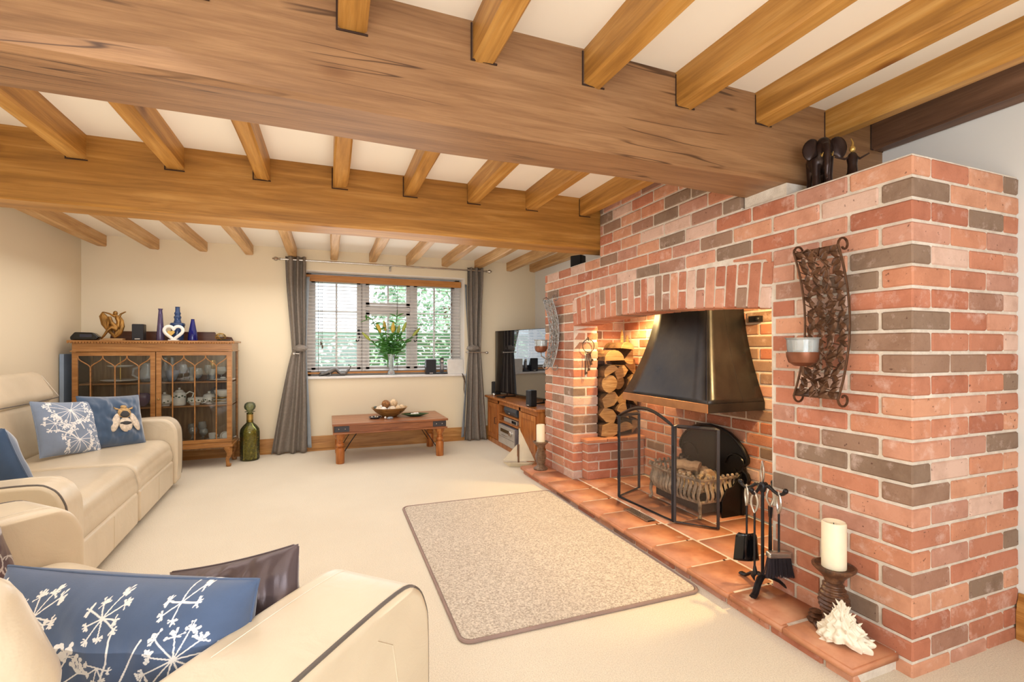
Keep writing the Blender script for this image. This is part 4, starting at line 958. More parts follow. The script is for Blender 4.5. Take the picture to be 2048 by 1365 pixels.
speaker('loudspeaker', (1.255, 6.21, SZ), .135, .10, .195, 0, 'black square loudspeaker on the window sill beside the cordless phone')
ph = thing('cordless_phone', 'slim cordless telephone standing on its round base on the window sill', 'telephone', (1.405, 6.20, SZ))
obj('base', G().lathe([(0, 0), (.078, 0), (.080, .014), (.06, .024), (0, .028)], n=24, sy=.7), black_m, ph)
obj('handset', G().box(-.026, .024, -.012, .014, .02, .215), plain('grey_handset', (72, 66, 70), .3), ph, bevel=.011, seg=3)
obj('screen', G().box(-.017, .015, -.0135, -.011, .155, .185), silver_m, ph, smooth=False); obj('keypad', G().box(-.017, .015, -.0135, -.011, .06, .14), plain('keypad_grey', (150, 146, 146), .4), ph, smooth=False)
tag(obj('white_box', G().box(1.475, 1.69, 6.175, 6.21, SZ, SZ + .188), plain('off_white_box', (222, 216, 208), .6), bevel=.003), 'plain off white flat box standing at the right end of the window sill', 'box')

# ------------------------------------------------------------------ low sheesham table and what stands on it
tb = thing('coffee_table', 'low sheesham coffee table with turned legs and iron straps under the window', 'table', (.66, 5.665, 0))
TX, TY = .615, .355
for k in range(5):
    a = -TY + 2 * TY * k / 5; obj('top_board', G().box(-TX, TX, a + .0008, a + 2 * TY / 5 - .0008, .408, .43), sheesham, tb, bevel=.003, seg=1)
obj('apron', G().box(-TX + .022, TX - .022, -TY + .022, TY - .022, .335, .408), sheesham, tb, bevel=.002, seg=1)
obj('lower_moulding', G().box(-TX + .006, TX - .006, -TY + .006, TY - .006, .318, .335), sheesham, tb, bevel=.004)
for sx in (-1, 1):
    for sy in (-1, 1):
        obj('leg', G().lathe([(.040, 0), (.044, .01), (.046, .15), (.043, .165), (.030, .172), (.038, .180), (.046, .195), (.038, .212), (.030, .22), (.036, .228), (.028, .24), (.036, .258), (.05, .285), (.054, .318)], (sx * (TX - .08), sy * (TY - .08), 0), 20), sheesham_y, tb)
        st_ = obj('corner_strap', G().box(min(sx * (TX - .021), sx * (TX - .17)), max(sx * (TX - .021), sx * (TX - .17)), min(sy * (TY - .020), sy * (TY - .024)), max(sy * (TY - .020), sy * (TY - .024)), .342, .402).box(min(sx * (TX - .0205), sx * (TX - .0245)), max(sx * (TX - .0205), sx * (TX - .0245)), min(sy * (TY - .020), sy * (TY - .13)), max(sy * (TY - .020), sy * (TY - .13)), .342, .402), iron_grey, tb, smooth=False)
        for x in (.065, .13): obj('stud', G().ball((sx * (TX - x), sy * (TY - .019), .372), .007, n=8, k=5), steel, st_)
    for d in (-.006, .012): obj('brace', G().tube([(sx * (TX - .115), -TY + .12 + d, .10), (sx * (TX - .19), -TY + .12 + d, .22), (sx * (TX - .26), -TY + .12 + d, .32)], .0045, 6), black_iron, tb)
    obj('brace', G().tube([(sx * (TX - .115), TY - .12, .10), (sx * (TX - .19), TY - .12, .22), (sx * (TX - .26), TY - .12, .32)], .0045, 6), black_iron, tb)
TZ = .431
bo = thing('wooden_bowl', 'wide brown wooden bowl filled with decorative balls on the coffee table', 'bowl', (.675, 5.72, TZ))
bowl_m = wood('bowl_wood', (120, 84, 40), (164, 122, 66), (196, 158, 98), 0, rough=.35, grain=3, knots=False)
obj('vessel', G().lathe([(0, 0), (.08, 0), (.10, .012), (.16, .055), (.205, .105), (.196, .105), (.15, .06), (.09, .022), (0, .016)], n=36), bowl_m, bo)
rbw = random.Random(31); ball_ms = [plain('cream_ball', (226, 206, 180), .8, var=.15, scale=40, bump=.3), plain('rattan_ball', (164, 112, 64), .8, var=.4, scale=60, bump=.6), plain('pearl_ball', (232, 224, 212), .35), plain('green_mottled_ball', (78, 84, 68), .35, var=.4, scale=40), plain('sand_ball', (222, 190, 150), .8, var=.2, scale=50, bump=.3)]
BALLS = [(-.12, -.02, .085, .040, 0, 'cream ball at the left of the bowl'), (-.075, -.085, .085, .038, 2, 'pearly ball at the front left of the bowl'), (.025, -.09, .088, .040, 0, 'cream ball at the front of the bowl'), (.09, -.06, .092, .037, 4, 'sandy ball at the front right of the bowl'), (.14, -.01, .090, .042, 4, 'large sandy ball at the right of the bowl'),
         (.09, .07, .09, .036, 0, 'cream ball at the back right of the bowl'), (0, .07, .085, .042, 1, 'brown rattan ball at the back of the bowl'), (-.085, .065, .085, .038, 2, 'pearly ball at the back left of the bowl'), (0, -.01, .075, .042, 2, 'pearly ball in the middle of the bowl'),
         (-.045, -.02, .145, .045, 1, 'brown rattan ball on top of the pile'), (.045, -.01, .150, .047, 4, 'large sandy ball on top of the pile'), (-.155, .03, .095, .026, 3, 'small dark green ball at the left rim'), (.10, -.115, .075, .022, 3, 'small dark green ball at the front rim')]
for x, y, z, r_, mi, lab in BALLS:
    g = G().ball((0, 0, 0), r_, n=16, k=10)
    if mi == 1:
        for k in range(7):
            e = Euler((k * .9, k * 1.7, 0)).to_matrix(); g.tube([e @ Vector((r_ * 1.01 * math.cos(a), r_ * 1.01 * math.sin(a), 0)) for a in [j * math.pi / 9 for j in range(18)]], .0025, 4, closed=True)
    tag(obj('decorative_ball', g, ball_ms[mi], loc=(.675 + x, 5.72 + y, TZ + z)), lab, 'ball', 'decorative balls in the bowl')
ld = thing('leaf_dish', 'dark green leaf shaped dish with a pale ornament on the coffee table', 'dish', (.945, 5.60, TZ), R(-12))
leafpts = [(-.15, 0), (-.11, .045), (-.03, .07), (.05, .068), (.12, .04), (.16, .01), (.13, -.035), (.05, -.065), (-.04, -.068), (-.11, -.04)]
obj('dish', G().add([(x * .45, y * .45, .004) for x, y in leafpts] + [(x, y, .030) for x, y in leafpts], [tuple(range(9, -1, -1))] + [(i, (i + 1) % 10, 10 + (i + 1) % 10, 10 + i) for i in range(10)]), plain('green_glazed_dish', (40, 66, 44), .2), ld, solid=.004)
obj('rim', G().tube([(x, y, .032) for x, y in leafpts], .0035, 6, closed=True), plain('olive_rim', (96, 116, 70), .3), ld)
tag(obj('shell_ornament', G().ball((0, 0, .02), .03, .02, .014, rough=.3).ball((.03, .01, .02), .018, .016, .014, rough=.3).ball((-.035, 0, .018), .016, .016, .012), ball_ms[2], loc=(.95, 5.60, TZ + .010)), 'small pale shell ornament lying in the green leaf dish', 'ornament')
ct = thing('trinket_dish', 'small round dark glazed dish with jewellery on the left of the coffee table', 'dish', (.50, 5.60, TZ))
obj('dish', G().lathe([(0, 0), (.05, 0), (.07, .018), (.066, .020), (.045, .008), (0, .006)], n=24), plain('speckled_glaze', (64, 68, 74), .2, var=.4, scale=80), ct)
for k in range(9): obj('bead', G().ball((.035 * math.cos(k * .7), .03 * math.sin(k * .7), .016), .009, n=8, k=5), [pewter_m, brass_m, ball_ms[2]][k % 3], ct)
nt = thing('shell_trinket', 'small grey polished shell trinket between the two dishes on the coffee table', 'ornament', (.655, 5.50, TZ), R(20))
obj('shell', G().lathe([(0, 0), (.026, .0), (.030, .010), (.018, .022), (0, .026)], n=16, sx=1.3), plain('grey_shell', (150, 156, 164), .2, var=.3, scale=60), nt); obj('bead', G().ball((-.045, .025, .014), .014, n=10, k=6), ball_ms[2], nt)

# ------------------------------------------------------------------ television corner
tv = thing('tv_cabinet', 'sheesham television cabinet with two doors and open middle shelves', 'cabinet', (2.0, 5.27, 0))
CY0, CY1, CD = -.82, .815, .62      # y range, depth in +x
yb0, yb1 = -.305, .365
H_ = .60
obj('top', G().box(-.035, CD + .01, CY0 - .03, CY1 + .03, H_ - .026, H_), sheesham_y, tv, bevel=.006)
obj('plinth', G().box(0, CD, CY0, CY1, 0, .065), sheesham_y, tv, bevel=.004)
obj('side_panel', G().box(0, CD, CY0, CY0 + .03, .065, H_ - .026), sheesham_y, tv); obj('side_panel', G().box(0, CD, CY1 - .03, CY1, .065, H_ - .026), sheesham_y, tv)
obj('divider', G().box(0, CD, yb0 - .04, yb0, .065, H_ - .026), sheesham_y, tv); obj('divider', G().box(0, CD, yb1, yb1 + .04, .065, H_ - .026), sheesham_y, tv)
obj('back_panel', G().box(CD - .012, CD, CY0 + .03, CY1 - .03, .065, H_ - .026), mahog_d, tv, smooth=False); obj('top_rail', G().box(0, .03, CY0 + .03, CY1 - .03, H_ - .075, H_ - .026), sheesham_y, tv)
for z in (.31, .40): obj('shelf', G().box(.004, CD - .012, yb0, yb1, z, z + .018), sheesham_y, tv, bevel=.002, seg=1)
for s_, (a, b) in enumerate(((CY0 + .035, yb0 - .045), (yb1 + .045, CY1 - .035))):
    dr = obj('door', G().box(-.012, .012, a, a + .055, .075, H_ - .08).box(-.012, .012, b - .055, b, .075, H_ - .08).box(-.012, .012, a + .055, b - .055, .075, .13).box(-.012, .012, a + .055, b - .055, H_ - .135, H_ - .08), sheesham_y, tv, smooth=False)
    obj('door_panel', G().box(-.002, .008, a + .05, b - .05, .125, H_ - .13), sheesham_y, dr, smooth=False)
    hy = b - .028 if s_ == 0 else a + .028
    obj('handle', G().tube([(-.012, hy, .27), (-.035, hy, .27), (-.035, hy, .35), (-.012, hy, .35)], .004, 6), black_iron, dr)
hf = thing('hifi_receiver', 'silver hi-fi receiver with display and volume knob in the cabinet bay', 'hi-fi', (2.02, 5.27 + .03, .066))
obj('case', G().box(-.03, .36, -.24, .30, 0, .225), plain('receiver_case', (150, 146, 152), .4, .4), hf, bevel=.004, seg=1)
obj('front_panel', G().box(-.04, -.028, -.24, .30, 0, .225), silver_m, hf, bevel=.004, seg=1)
obj('display', G().box(-.042, -.038, -.06, .22, .145, .185), plain('display_amber', (84, 62, 34), .15), hf, smooth=False)
obj('volume_knob', G().lathe([(0, 0), (.034, 0), (.034, .014), (.028, .022), (0, .022)], n=20, m=Matrix.Translation((-.04, -.13, .165)) @ Matrix.Rotation(R(-90), 4, 'Y')), steel, hf)
for k in range(5): obj('button', G().box(-.043, -.039, -.02 + k * .045, .005 + k * .045, .105, .116), steel, hf, smooth=False)
obj('door_line', G().box(-.0415, -.039, -.235, .295, .085, .088), iron_grey, hf, smooth=False)
sb = thing('set_top_box', 'thin silver set-top box on the middle shelf of the television cabinet', 'set-top box', (2.05, 5.32, .329))
obj('case', G().box(-.02, .2, -.20, .22, 0, .05), silver_m, sb, bevel=.003); obj('display', G().box(-.022, -.018, -.19, -.05, .008, .040), gloss_black, sb, smooth=False)
cs = thing('centre_speaker', 'rounded dark grey centre speaker on the top shelf of the television cabinet', 'speaker', (2.04, 5.29, .419))
obj('cabinet', G().prism([(-.01, 0), (.14, 0), (.14, .11), (.04, .125), (-.02, .11), (-.035, .06)], 1, -.20, .20), plain('speaker_grey', (60, 66, 74), .4), cs, bevel=.012, seg=3); obj('badge', G().box(-.034, -.028, -.01, .03, .026, .036), silver_m, cs, smooth=False)
# television, angled a little towards the room
TVL = Vector((2.09, 6.02, 0)); TVR = Vector((2.31, 4.62, 0)); dv = (TVR - TVL); LW = dv.length; tang = math.atan2(dv.y, dv.x)
te = thing('television', 'large thin black flat screen television reflecting the window', 'television', ((TVL + TVR) / 2)[:2] + (.601,), tang)
scr = M('tv_glass'); scr.set(Base_Color=(.004, .004, .006, 1), Roughness=.02, Specular_IOR_Level=.9, Coat_Weight=1.0, Coat_Roughness=.01, Coat_IOR=1.9); 
obj('bezel', G().box(-LW / 2, LW / 2, -.004, .03, .045, .85), gloss_black, te, bevel=.004); obj('screen', G().box(-LW / 2 + .012, LW / 2 - .012, -.006, -.003, .06, .84), scr.m, te, smooth=False)
for x in (-.42, .42): obj('foot', G().tube([(x, .012, .05), (x, .012, .012), (x, -.12, .006), (x, .14, .006)], .008, 6), black_m, te)
obj('side_trim', G().box(-LW / 2 - .004, -LW / 2, -.004, .028, .045, .85), brass_m, te, smooth=False)
speaker('loudspeaker', (2.12, 6.09, .601), .10, .10, .175, R(-90), 'black loudspeaker behind the far end of the television', False)
speaker('loudspeaker', (2.035, 4.70, .601), .085, .09, .175, R(-80), 'slim black loudspeaker at the near end of the television cabinet')
tag(obj('brass_pot', G().lathe([(0, 0), (.022, 0), (.026, .02), (.02, .035), (0, .03)], n=14), steel, loc=(2.035, 5.93, .601)), 'tiny steel pot at the far corner of the television cabinet', 'ornament')
tag(obj('remote_control', G().box(-.025, .025, -.10, .10, 0, .014), black_m, bevel=.004, loc=(2.04, 5.68, .601)), 'flat black remote control in front of the television', 'remote control')
sp = speaker('loudspeaker', (2.28, 4.12, ZT + .002), .12, .10, .17, R(-60), 'black loudspeaker on the ledge at the far end of the chimney breast', False)

# ------------------------------------------------------------------ green bottle of corks
gbt = thing('green_bottle', 'tall green glass bottle with ball stopper holding corks, beside the cabinet', 'bottle', (-.795, 5.93, 0))
obj('glass', G().lathe([(0, 0), (.088, 0), (.097, .02), (.098, .30), (.092, .34), (.068, .375), (.034, .41), (.030, .50), (.036, .512), (.031, .515), (.026, .50), (.030, .41), (.06, .372), (.086, .34), (.092, .30), (.090, .02), (0, .012)], n=32), olive_glass, gbt)
obj('neck_sleeve', G().lathe([(.0325, .415), (.0335, .50), (.031, .50), (.0305, .415)], n=20), gilt, gbt)
obj('stopper', G().lathe([(0, .50), (.022, .50), (.022, .525), (.052, .528), (.052, .532), (.03, .537), (.052, .56), (.058, .585), (.050, .615), (.030, .632), (0, .636)], n=24), glass('stopper_glass', (196, 202, 170), .14), gbt)
ck = obj('cork', G().lathe([(0, -.022), (.013, -.022), (.014, 0), (.013, .022), (0, .022)], n=8), cork_m, gbt, loc=(0, 0, .03)); rk = random.Random(2); ck0 = ck
for k in range(230):
    c_ = ck if k == 0 else ck0.copy()
    if k: col.objects.link(c_); c_.parent = gbt
    lay = k // 17; j = k % 17; rr2 = .070 if j < 11 else .035
    a = j * 2 * math.pi / (11 if j < 11 else 6) + lay * .7
    c_.location = (rr2 * math.cos(a), rr2 * math.sin(a), .030 + lay * .0222 + rk.uniform(-.004, .004)); c_.rotation_euler = (rk.uniform(-1.4, 1.4), rk.uniform(-1.4, 1.4), a)
# ------------------------------------------------------------------ glazed display cabinet
KX0, KX1, KY, KD, KZ = -2.235, -.925, 5.66, .38, 1.30
KC = (KX0 + KX1) / 2
dc = thing('display_cabinet', 'mahogany display cabinet with two glazed doors of pointed tracery', 'cabinet', (KC, KY + KD / 2, 0))
w2, d2 = (KX1 - KX0) / 2, KD / 2
obj('top', G().box(-w2 - .03, w2 + .03, -d2 - .03, d2, KZ - .02, KZ), mahog, dc, bevel=.006)
g = G(); nbd = 60
bead_me = G().ball((0, 0, 0), .0085, n=6, k=4).mesh('bead', mahog)
for k in range(nbd): link('bead', bead_me, dc, (-w2 - .02 + (2 * w2 + .04) * k / (nbd - 1), -d2 - .028, KZ - .022))
obj('frieze', G().box(-w2, w2, -d2, d2, KZ - .10, KZ - .02), mahog, dc, bevel=.002, seg=1); obj('frieze_moulding', G().box(-w2 - .012, w2 + .012, -d2 - .012, d2, KZ - .108, KZ - .098), mahog, dc, bevel=.003)
obj('gallery_back', G().prism([(-w2 + .16, KZ), (-w2 + .18, KZ + .10), (w2 - .22, KZ + .10), (w2 - .20, KZ + .06), (w2 - .06, KZ + .045), (w2 - .04, KZ)], 1, d2 - .02, d2 - .004), wood('gallery_wood', (58, 34, 24), (82, 50, 34), (104, 68, 46), 0, rough=.3, knots=False), dc, bevel=.003)
for s_ in (-1, 1): obj('side_frame', G().box(min(s_ * w2, s_ * (w2 - .03)), max(s_ * w2, s_ * (w2 - .03)), -d2, -d2 + .035, .25, KZ - .10).box(min(s_ * w2, s_ * (w2 - .03)), max(s_ * w2, s_ * (w2 - .03)), d2 - .035, d2, .25, KZ - .10), mahog, dc); obj('side_glass', G().box(s_ * w2 - .012 * s_ - .002, s_ * w2 - .012 * s_ + .002, -d2 + .035, d2 - .035, .25, KZ - .10), cab_glass, dc, smooth=False)
obj('back_panel', G().box(-w2, w2, d2 - .012, d2, .22, KZ - .02), mahog_d, dc, smooth=False)
obj('base_board', G().box(-w2, w2, -d2, d2, .225, .255), mahog, dc); obj('base_moulding', G().box(-w2 - .012, w2 + .012, -d2 - .012, d2, .205, .228), mahog, dc, bevel=.005)
obj('bottom_rail', G().box(-w2 + .03, w2 - .03, -d2 + .03, -d2 + .05, .185, .206), mahog_d, dc, smooth=False)
for z in (.885, .640): obj('shelf', G().box(-w2 + .01, w2 - .01, -d2 + .05, d2 - .012, z - .016, z), mahog, dc, bevel=.002, seg=1)
for s_ in (-1, 1):
    for y in (-d2 + .03, d2 - .05):
        fx = 1 if y > 0 else -1
        obj('cabriole_leg', G().tube([(s_ * (w2 - .05), y, .215), (s_ * (w2 - .028), y + .012 * fx, .17), (s_ * (w2 - .022), y + .014 * fx, .13), (s_ * (w2 - .045), y, .07), (s_ * (w2 - .04), y + .006 * fx, .03), (s_ * (w2 - .03), y + .014 * fx, .018), (s_ * (w2 - .03), y + .014 * fx, .002)], [.042, .034, .026, .017, .017, .027, .022], 10), mahog, dc)
ZD0, ZD1 = .258, KZ - .112
for di, (a, b) in enumerate(((-w2 + .004, -.004), (.004, w2 - .004))):
    fw = .040; fr_ = -d2 - .002
    dr = obj('door', G().box(a, a + fw, fr_, fr_ + .022, ZD0, ZD1).box(b - fw, b, fr_, fr_ + .022, ZD0, ZD1).box(a + fw, b - fw, fr_, fr_ + .022, ZD0, ZD0 + .035).box(a + fw, b - fw, fr_, fr_ + .022, ZD1 - .036, ZD1), mahog, dc, smooth=False)
    ga, gb_, gz0, gz1 = a + fw, b - fw, ZD0 + .035, ZD1 - .036; gw = gb_ - ga; zs = gz1 - .125; yy = fr_ + .006
    obj('glass_pane', G().box(ga, gb_, fr_ + .012, fr_ + .014, gz0, gz1), cab_glass, dr, smooth=False)
    for f_ in (1 / 6, .5, 5 / 6):
        x = ga + gw * f_; obj('glazing_bar', G().tube([(x, yy, gz0), (x, yy, zs)], .0058, 6), mahog, dr)
        for s_ in (-1, 1):
            pts = []
            for k in range(9):
                t = k / 8; px = x + s_ * gw / 6 * (t - .16 * math.sin(2 * math.pi * t)); pz = zs + (gz1 - zs) * (t ** 1.0 * .9 + .10 * t * t) + .0 * t; pts.append((px, yy, pz))
            obj('tracery', G().tube(pts, .0052, 6), mahog, dr)
    for f_ in (1 / 3, 2 / 3):
        x = ga + gw * f_; obj('glazing_bar', G().tube([(x, yy, gz1 - .022), (x, yy, gz1)], .006, 6), mahog, dr)
    if di == 1: obj('lock', G().ball((a + .02, fr_ - .004, .72), .009, n=10, k=6), brass_m, dr)
# contents: (world x, y) with shelf heights
S1, S2, S3 = .886, .641, .256; YK = 5.86
def lat(name, prof, m, loc, lab, cat, n=24, group=None, extra=None, sx=1, sy=1):
    if extra is None:
        return tag(obj(name, G().lathe(prof, n=n, sx=sx, sy=sy), m, loc=loc), lab, cat, group)
    t = thing(name, lab, cat, loc, 0, group); obj('vessel', G().lathe(prof, n=n, sx=sx, sy=sy), m, t)
    for nm, gg, mm in extra: obj(nm, gg, mm, t)
    return t
plate_p = lambda r: [(0, 0), (r * .6, 0), (r, .014), (r, .018), (r * .6, .005), (0, .005)]
bowl_p = lambda r, h: [(0, 0), (r * .45, 0), (r * .5, .008), (r * .85, h * .5), (r, h), (r * .96, h), (r * .8, h * .5), (r * .45, .016), (0, .014)]
gob_p = lambda r, h, s: [(0, 0), (r * .8, 0), (r * .75, .004), (.004, .010), (.004, s), (r * .6, s + .012), (r, s + (h - s) * .5), (r * .82, h), (r * .78, h), (r * .95, s + (h - s) * .5), (r * .5, s + .018), (0, s + .012)]
tum_p = lambda r, h: [(0, 0), (r * .8, 0), (r, h), (r * .94, h), (r * .75, .012), (0, .012)]
jug_h = lambda r, z0, z1, w: G().tube([(r, 0, z1), (r + w, 0, z1 - .01), (r + w * 1.1, 0, (z0 + z1) / 2), (r + w * .6, 0, z0), (r * .9, 0, z0 - .004)], .006, 6)
ckst = thing('cake_stand', 'two tier white cake stand with gilt stem, top left shelf of the cabinet', 'cake stand', (-1.92, YK - .03, S1))
obj('lower_plate', G().lathe([(0, .01), (.12, .01), (.155, .022), (.155, .027), (.12, .016), (0, .016)], n=32), china_m, ckst); obj('upper_plate', G().lathe([(0, .15), (.075, .15), (.105, .163), (.105, .168), (.075, .156), (0, .156)], n=32), china_m, ckst); obj('stem', G().tube([(0, 0, 0), (0, 0, .255)], .005, 8), gilt, ckst)
lat('glass_jug', [(0, 0), (.05, 0), (.075, .04), (.078, .09), (.05, .15), (.055, .19), (.051, .19), (.046, .15), (.073, .09), (.07, .04), (0, .01)], clear_glass, (-1.70, YK, S1), 'large clear glass jug with round handle, top left shelf', 'jug', extra=[('handle', G().tube([(-.06, 0, .15), (-.12, 0, .13), (-.13, 0, .07), (-.075, 0, .03)], .010, 8), clear_glass)])
lat('blue_glass_bowl', bowl_p(.065, .11), glass('pale_blue_glass', (196, 212, 230), .3), (-1.49, YK - .02, S1), 'pale blue glass bowl behind the middle stile, top shelf', 'bowl')
GL = [(-1.385, -.05, .038, .17, .075, 'cut glass goblet, first from the left behind the right door'), (-1.33, .05, .036, .14, .0, 'dark cut tumbler beside the cut goblet'), (-1.265, -.03, .050, .13, .02, 'round bowled cut glass, middle of the top right shelf'), (-1.19, .06, .034, .16, .06, 'tall slim glass at the back of the top right shelf'), (-1.135, -.02, .034, .12, .0, 'plain tumbler left of the brandy glass'), (-1.055, .0, .052, .14, .055, 'brandy glass with wide bowl at the right of the top shelf')]
for x, dy, r_, h, s_, lab in GL: lat('drinking_glass', gob_p(r_, h, s_) if s_ else tum_p(r_, h), clear_glass, (x, YK + dy, S1), lab, 'glass', 20, 'glasses on the top right shelf')
lat('gilt_goblet', gob_p(.035, .21, .11), gilt, (-1.155, YK + .11, S1), 'tall gilt goblet at the back of the top right shelf', 'goblet')
lat('white_platter', plate_p(.115), china_m, (-1.03, YK - .06, S1), 'flat white platter at the front right of the top shelf', 'plate'); tag(obj('china_flower', G().ball((0, 0, 0), .028, .02, .012, rough=.5, seed=3), china_m, loc=(-1.02, YK - .10, S1 + .028)), 'small white china flower lying on the platter', 'ornament')
for i, x in enumerate((-1.52, -1.58, -1.64)): lat('decanter', [(0, 0), (.03, 0), (.034, .05), (.03, .14), (.018, .18), (.02, .24), (.016, .24), (.014, .18), (.026, .14), (.03, .05), (0, .01)], clear_glass, (x, YK + .10, S1), ['tall clear bottle right of the jug', 'clear bottle at the back left of the middle stile', 'clear bottle standing just behind the jug'][i] + ', top shelf', 'bottle', 16, 'clear bottles at the back of the top shelf')
# middle shelf
lat('large_china_bowl', bowl_p(.125, .085), china_m, (-1.95, YK - .04, S2), 'wide white china bowl, left end of the middle shelf', 'bowl')
lat('heart_vase', [(0, 0), (.02, 0), (.045, .03), (.066, .075), (.066, .11), (.045, .13), (.02, .122), (0, .118)], glass('mauve_lustre_glass', (150, 118, 160), .45), (-1.73, YK - .04, S2 + .001), 'mauve lustre glass heart shaped vase on the middle left shelf', 'vase', sy=.6)
def leafdots(g, r, z, n=7, c=0):
    for k in range(n):
        a = -1.57 + (k - n / 2) * .42 + c; g.ball((r * math.cos(a), r * math.sin(a), z + .012 * (k % 2)), .011, .005, .008, 6, 4)
    return g
def tureen(loc, lab, cat, r, h, name, handle=None, spout=False, lid=False):
    t = thing(name, lab, cat, loc); pr = [(0, 0), (r * .6, 0), (r * .6, .008), (r, h * .45), (r * .92, h), (r * .86, h), (r * .9, h * .45), (0, .014)]
    obj('vessel', G().lathe(pr, n=24), china_m, t); obj('leaf_print', leafdots(G(), r * .97, h * .5), china_leaf, t)
    if lid: obj('lid', G().lathe([(r * .9, h), (r * .7, h + .03), (.012, h + .045), (.014, h + .06), (0, h + .066)], n=20), china_m, t)
    if handle: obj('handle', jug_h(r * .92, h * .25, h * .9, handle), china_m, t)
    if spout: obj('spout', G().tube([(-r * .8, 0, h * .6), (-r * 1.3, 0, h * .85), (-r * 1.6, 0, h * 1.12)], [.02, .013, .009], 8), china_m, t)
tureen((-1.545, YK - .06, S2), 'white sauce boat with green leaf print, just left of the cabinet middle', 'sauce boat', .075, .075, 'sauce_boat', None, False, True)
t = thing('teapot', 'tall white teapot with leaf print and big handle behind the right door', 'teapot', (-1.42, YK - .05, S2))
obj('vessel', G().lathe([(0, 0), (.055, 0), (.06, .02), (.06, .10), (.052, .13), (.04, .138), (0, .14)], n=24), china_m, t); obj('lid', G().lathe([(.042, .137), (.03, .155), (.008, .16), (.012, .175), (0, .18)], n=16), china_m, t); obj('leaf_print', leafdots(G(), .061, .085), china_leaf, t); obj('handle', G().tube([(.055, 0, .11), (.09, 0, .135), (.125, 0, .12), (.115, 0, .08), (.09, 0, .055)], .007, 6), china_m, t)
tureen((-1.275, YK - .08, S2), 'white gravy boat with leaf print and curled handle, middle of the right door', 'gravy boat', .070, .075, 'gravy_boat', .035)
tureen((-1.17, YK + .02, S2), 'pale covered dish at the back of the middle right shelf', 'dish', .07, .065, 'covered_dish', None, False, True)
for k in range(4): lat('side_plate', plate_p(.095 if k else .10), [china_m, gilt][k % 2], (-1.04, YK - .03, S2 + .001 + k * .017), ['lowest white plate', 'second plate from the bottom, gilt edged', 'third plate from the bottom, white', 'top gilt edged plate'][k] + ' in the stack on the middle right shelf', 'plate', 28, 'plates stacked on the middle right shelf')
lat('china_bowl', bowl_p(.088, .07), china_m, (-1.03, YK - .04, S2 + .072), 'white bowl resting on top of the plate stack', 'bowl')
lat('cake_dome', [(.075, 0), (.078, .06), (.06, .12), (.02, .15), (.008, .16), (0, .17)], clear_glass, (-1.13, YK + .10, S2 + .001), 'clear glass dome at the back of the middle right shelf', 'glass dome')
# bottom shelf
for i, (x, y, h) in enumerate(((-1.30, -.06, .15), (-1.235, .03, .19), (-1.335, .06, .17), (-1.20, -.08, .13))): lat('wine_glass', gob_p(.04, h, h * .45), clear_glass, (x, YK + y, S3), ['wine glass at the front of the bottom shelf beside the sofa arm', 'tallest wine glass on the bottom shelf', 'wine glass at the back left of the bottom shelf', 'wine glass nearest the cups on the bottom shelf'][i], 'glass', 20, 'wine glasses on the bottom shelf')
lat('saucer', plate_p(.09), china_m, (-1.10, YK - .05, S3), 'white saucer under the cup on the bottom shelf', 'plate'); lat('teacup', tum_p(.034, .06), china_m, (-1.13, YK - .05, S3 + .018), 'white cup standing on the saucer on the bottom shelf', 'cup', extra=[('handle', jug_h(.03, .018, .05, .018), china_m)])
t = thing('tipped_teacup', 'white cup lying on its side at the right of the bottom shelf', 'cup', (-1.0, YK - .07, S3 + .045)); obj('vessel', G().lathe(tum_p(.045, .06), n=20, m=Matrix.Rotation(R(80), 4, 'X')), china_m, t)
lat('small_plate', plate_p(.08), china_m, (-1.0, YK + .04, S3), 'small white plate behind the tipped cup on the bottom shelf', 'plate')

# on top of the cabinet
YT = 5.80; KT = KZ + .001
t = thing('radio_handset_dock', 'low black wedge shaped radio at the left end of the cabinet top', 'radio', (-2.185, YT, KT), R(5))
obj('case', G().prism([(-.10, 0), (.095, 0), (.115, .03), (.07, .075), (-.07, .078), (-.105, .03)], 1, -.05, .05), gloss_black, t, bevel=.012, seg=3); obj('display', G().box(-.03, .06, -.052, -.048, .03, .058), plain('dark_display', (40, 42, 60), .1), t, smooth=False)
# bronze dancer
bd = thing('bronze_statue', 'bronze statue of a seated woman holding a billowing cloth overhead', 'statue', (-1.965, YT, KT))
obj('plinth', G().box(-.085, .085, -.04, .04, 0, .020), plain('marble_plinth', (176, 138, 92), .4), bd, bevel=.003)
g = G()
g.ball((.015, 0, .268), .020, .020, .024)                                                        # head
g.tube([(.02, 0, .250), (.03, 0, .225), (.042, 0, .19), (.04, 0, .15), (.03, 0, .115)], [.010, .022, .021, .018, .027], 10)   # neck to hips
g.tube([(.01, -.005, .235), (-.03, -.005, .262), (-.085, -.0, .278)], [.012, .009, .006], 8)      # arm left
g.tube([(.045, .005, .232), (.058, .005, .262), (.10, 0, .286)], [.012, .009, .006], 8)            # arm right
g.tube([(.03, -.012, .12), (-.008, -.025, .175), (-.022, -.03, .232)], [.024, .018, .014], 8).tube([(-.022, -.03, .232), (-.035, -.025, .18), (-.038, -.02, .12)], [.014, .013, .008], 8)      # raised knee
g.tube([(.03, -.012, .105), (-.01, -.035, .125), (-.03, -.045, .10), (-.06, -.045, .045), (-.082, -.04, .018), (-.10, -.04, .016)], [.026, .018, .014, .011, .008, .006], 8)     # reaching leg
obj('figure', g, bronze_m, bd, remesh=.0035)
g = G()
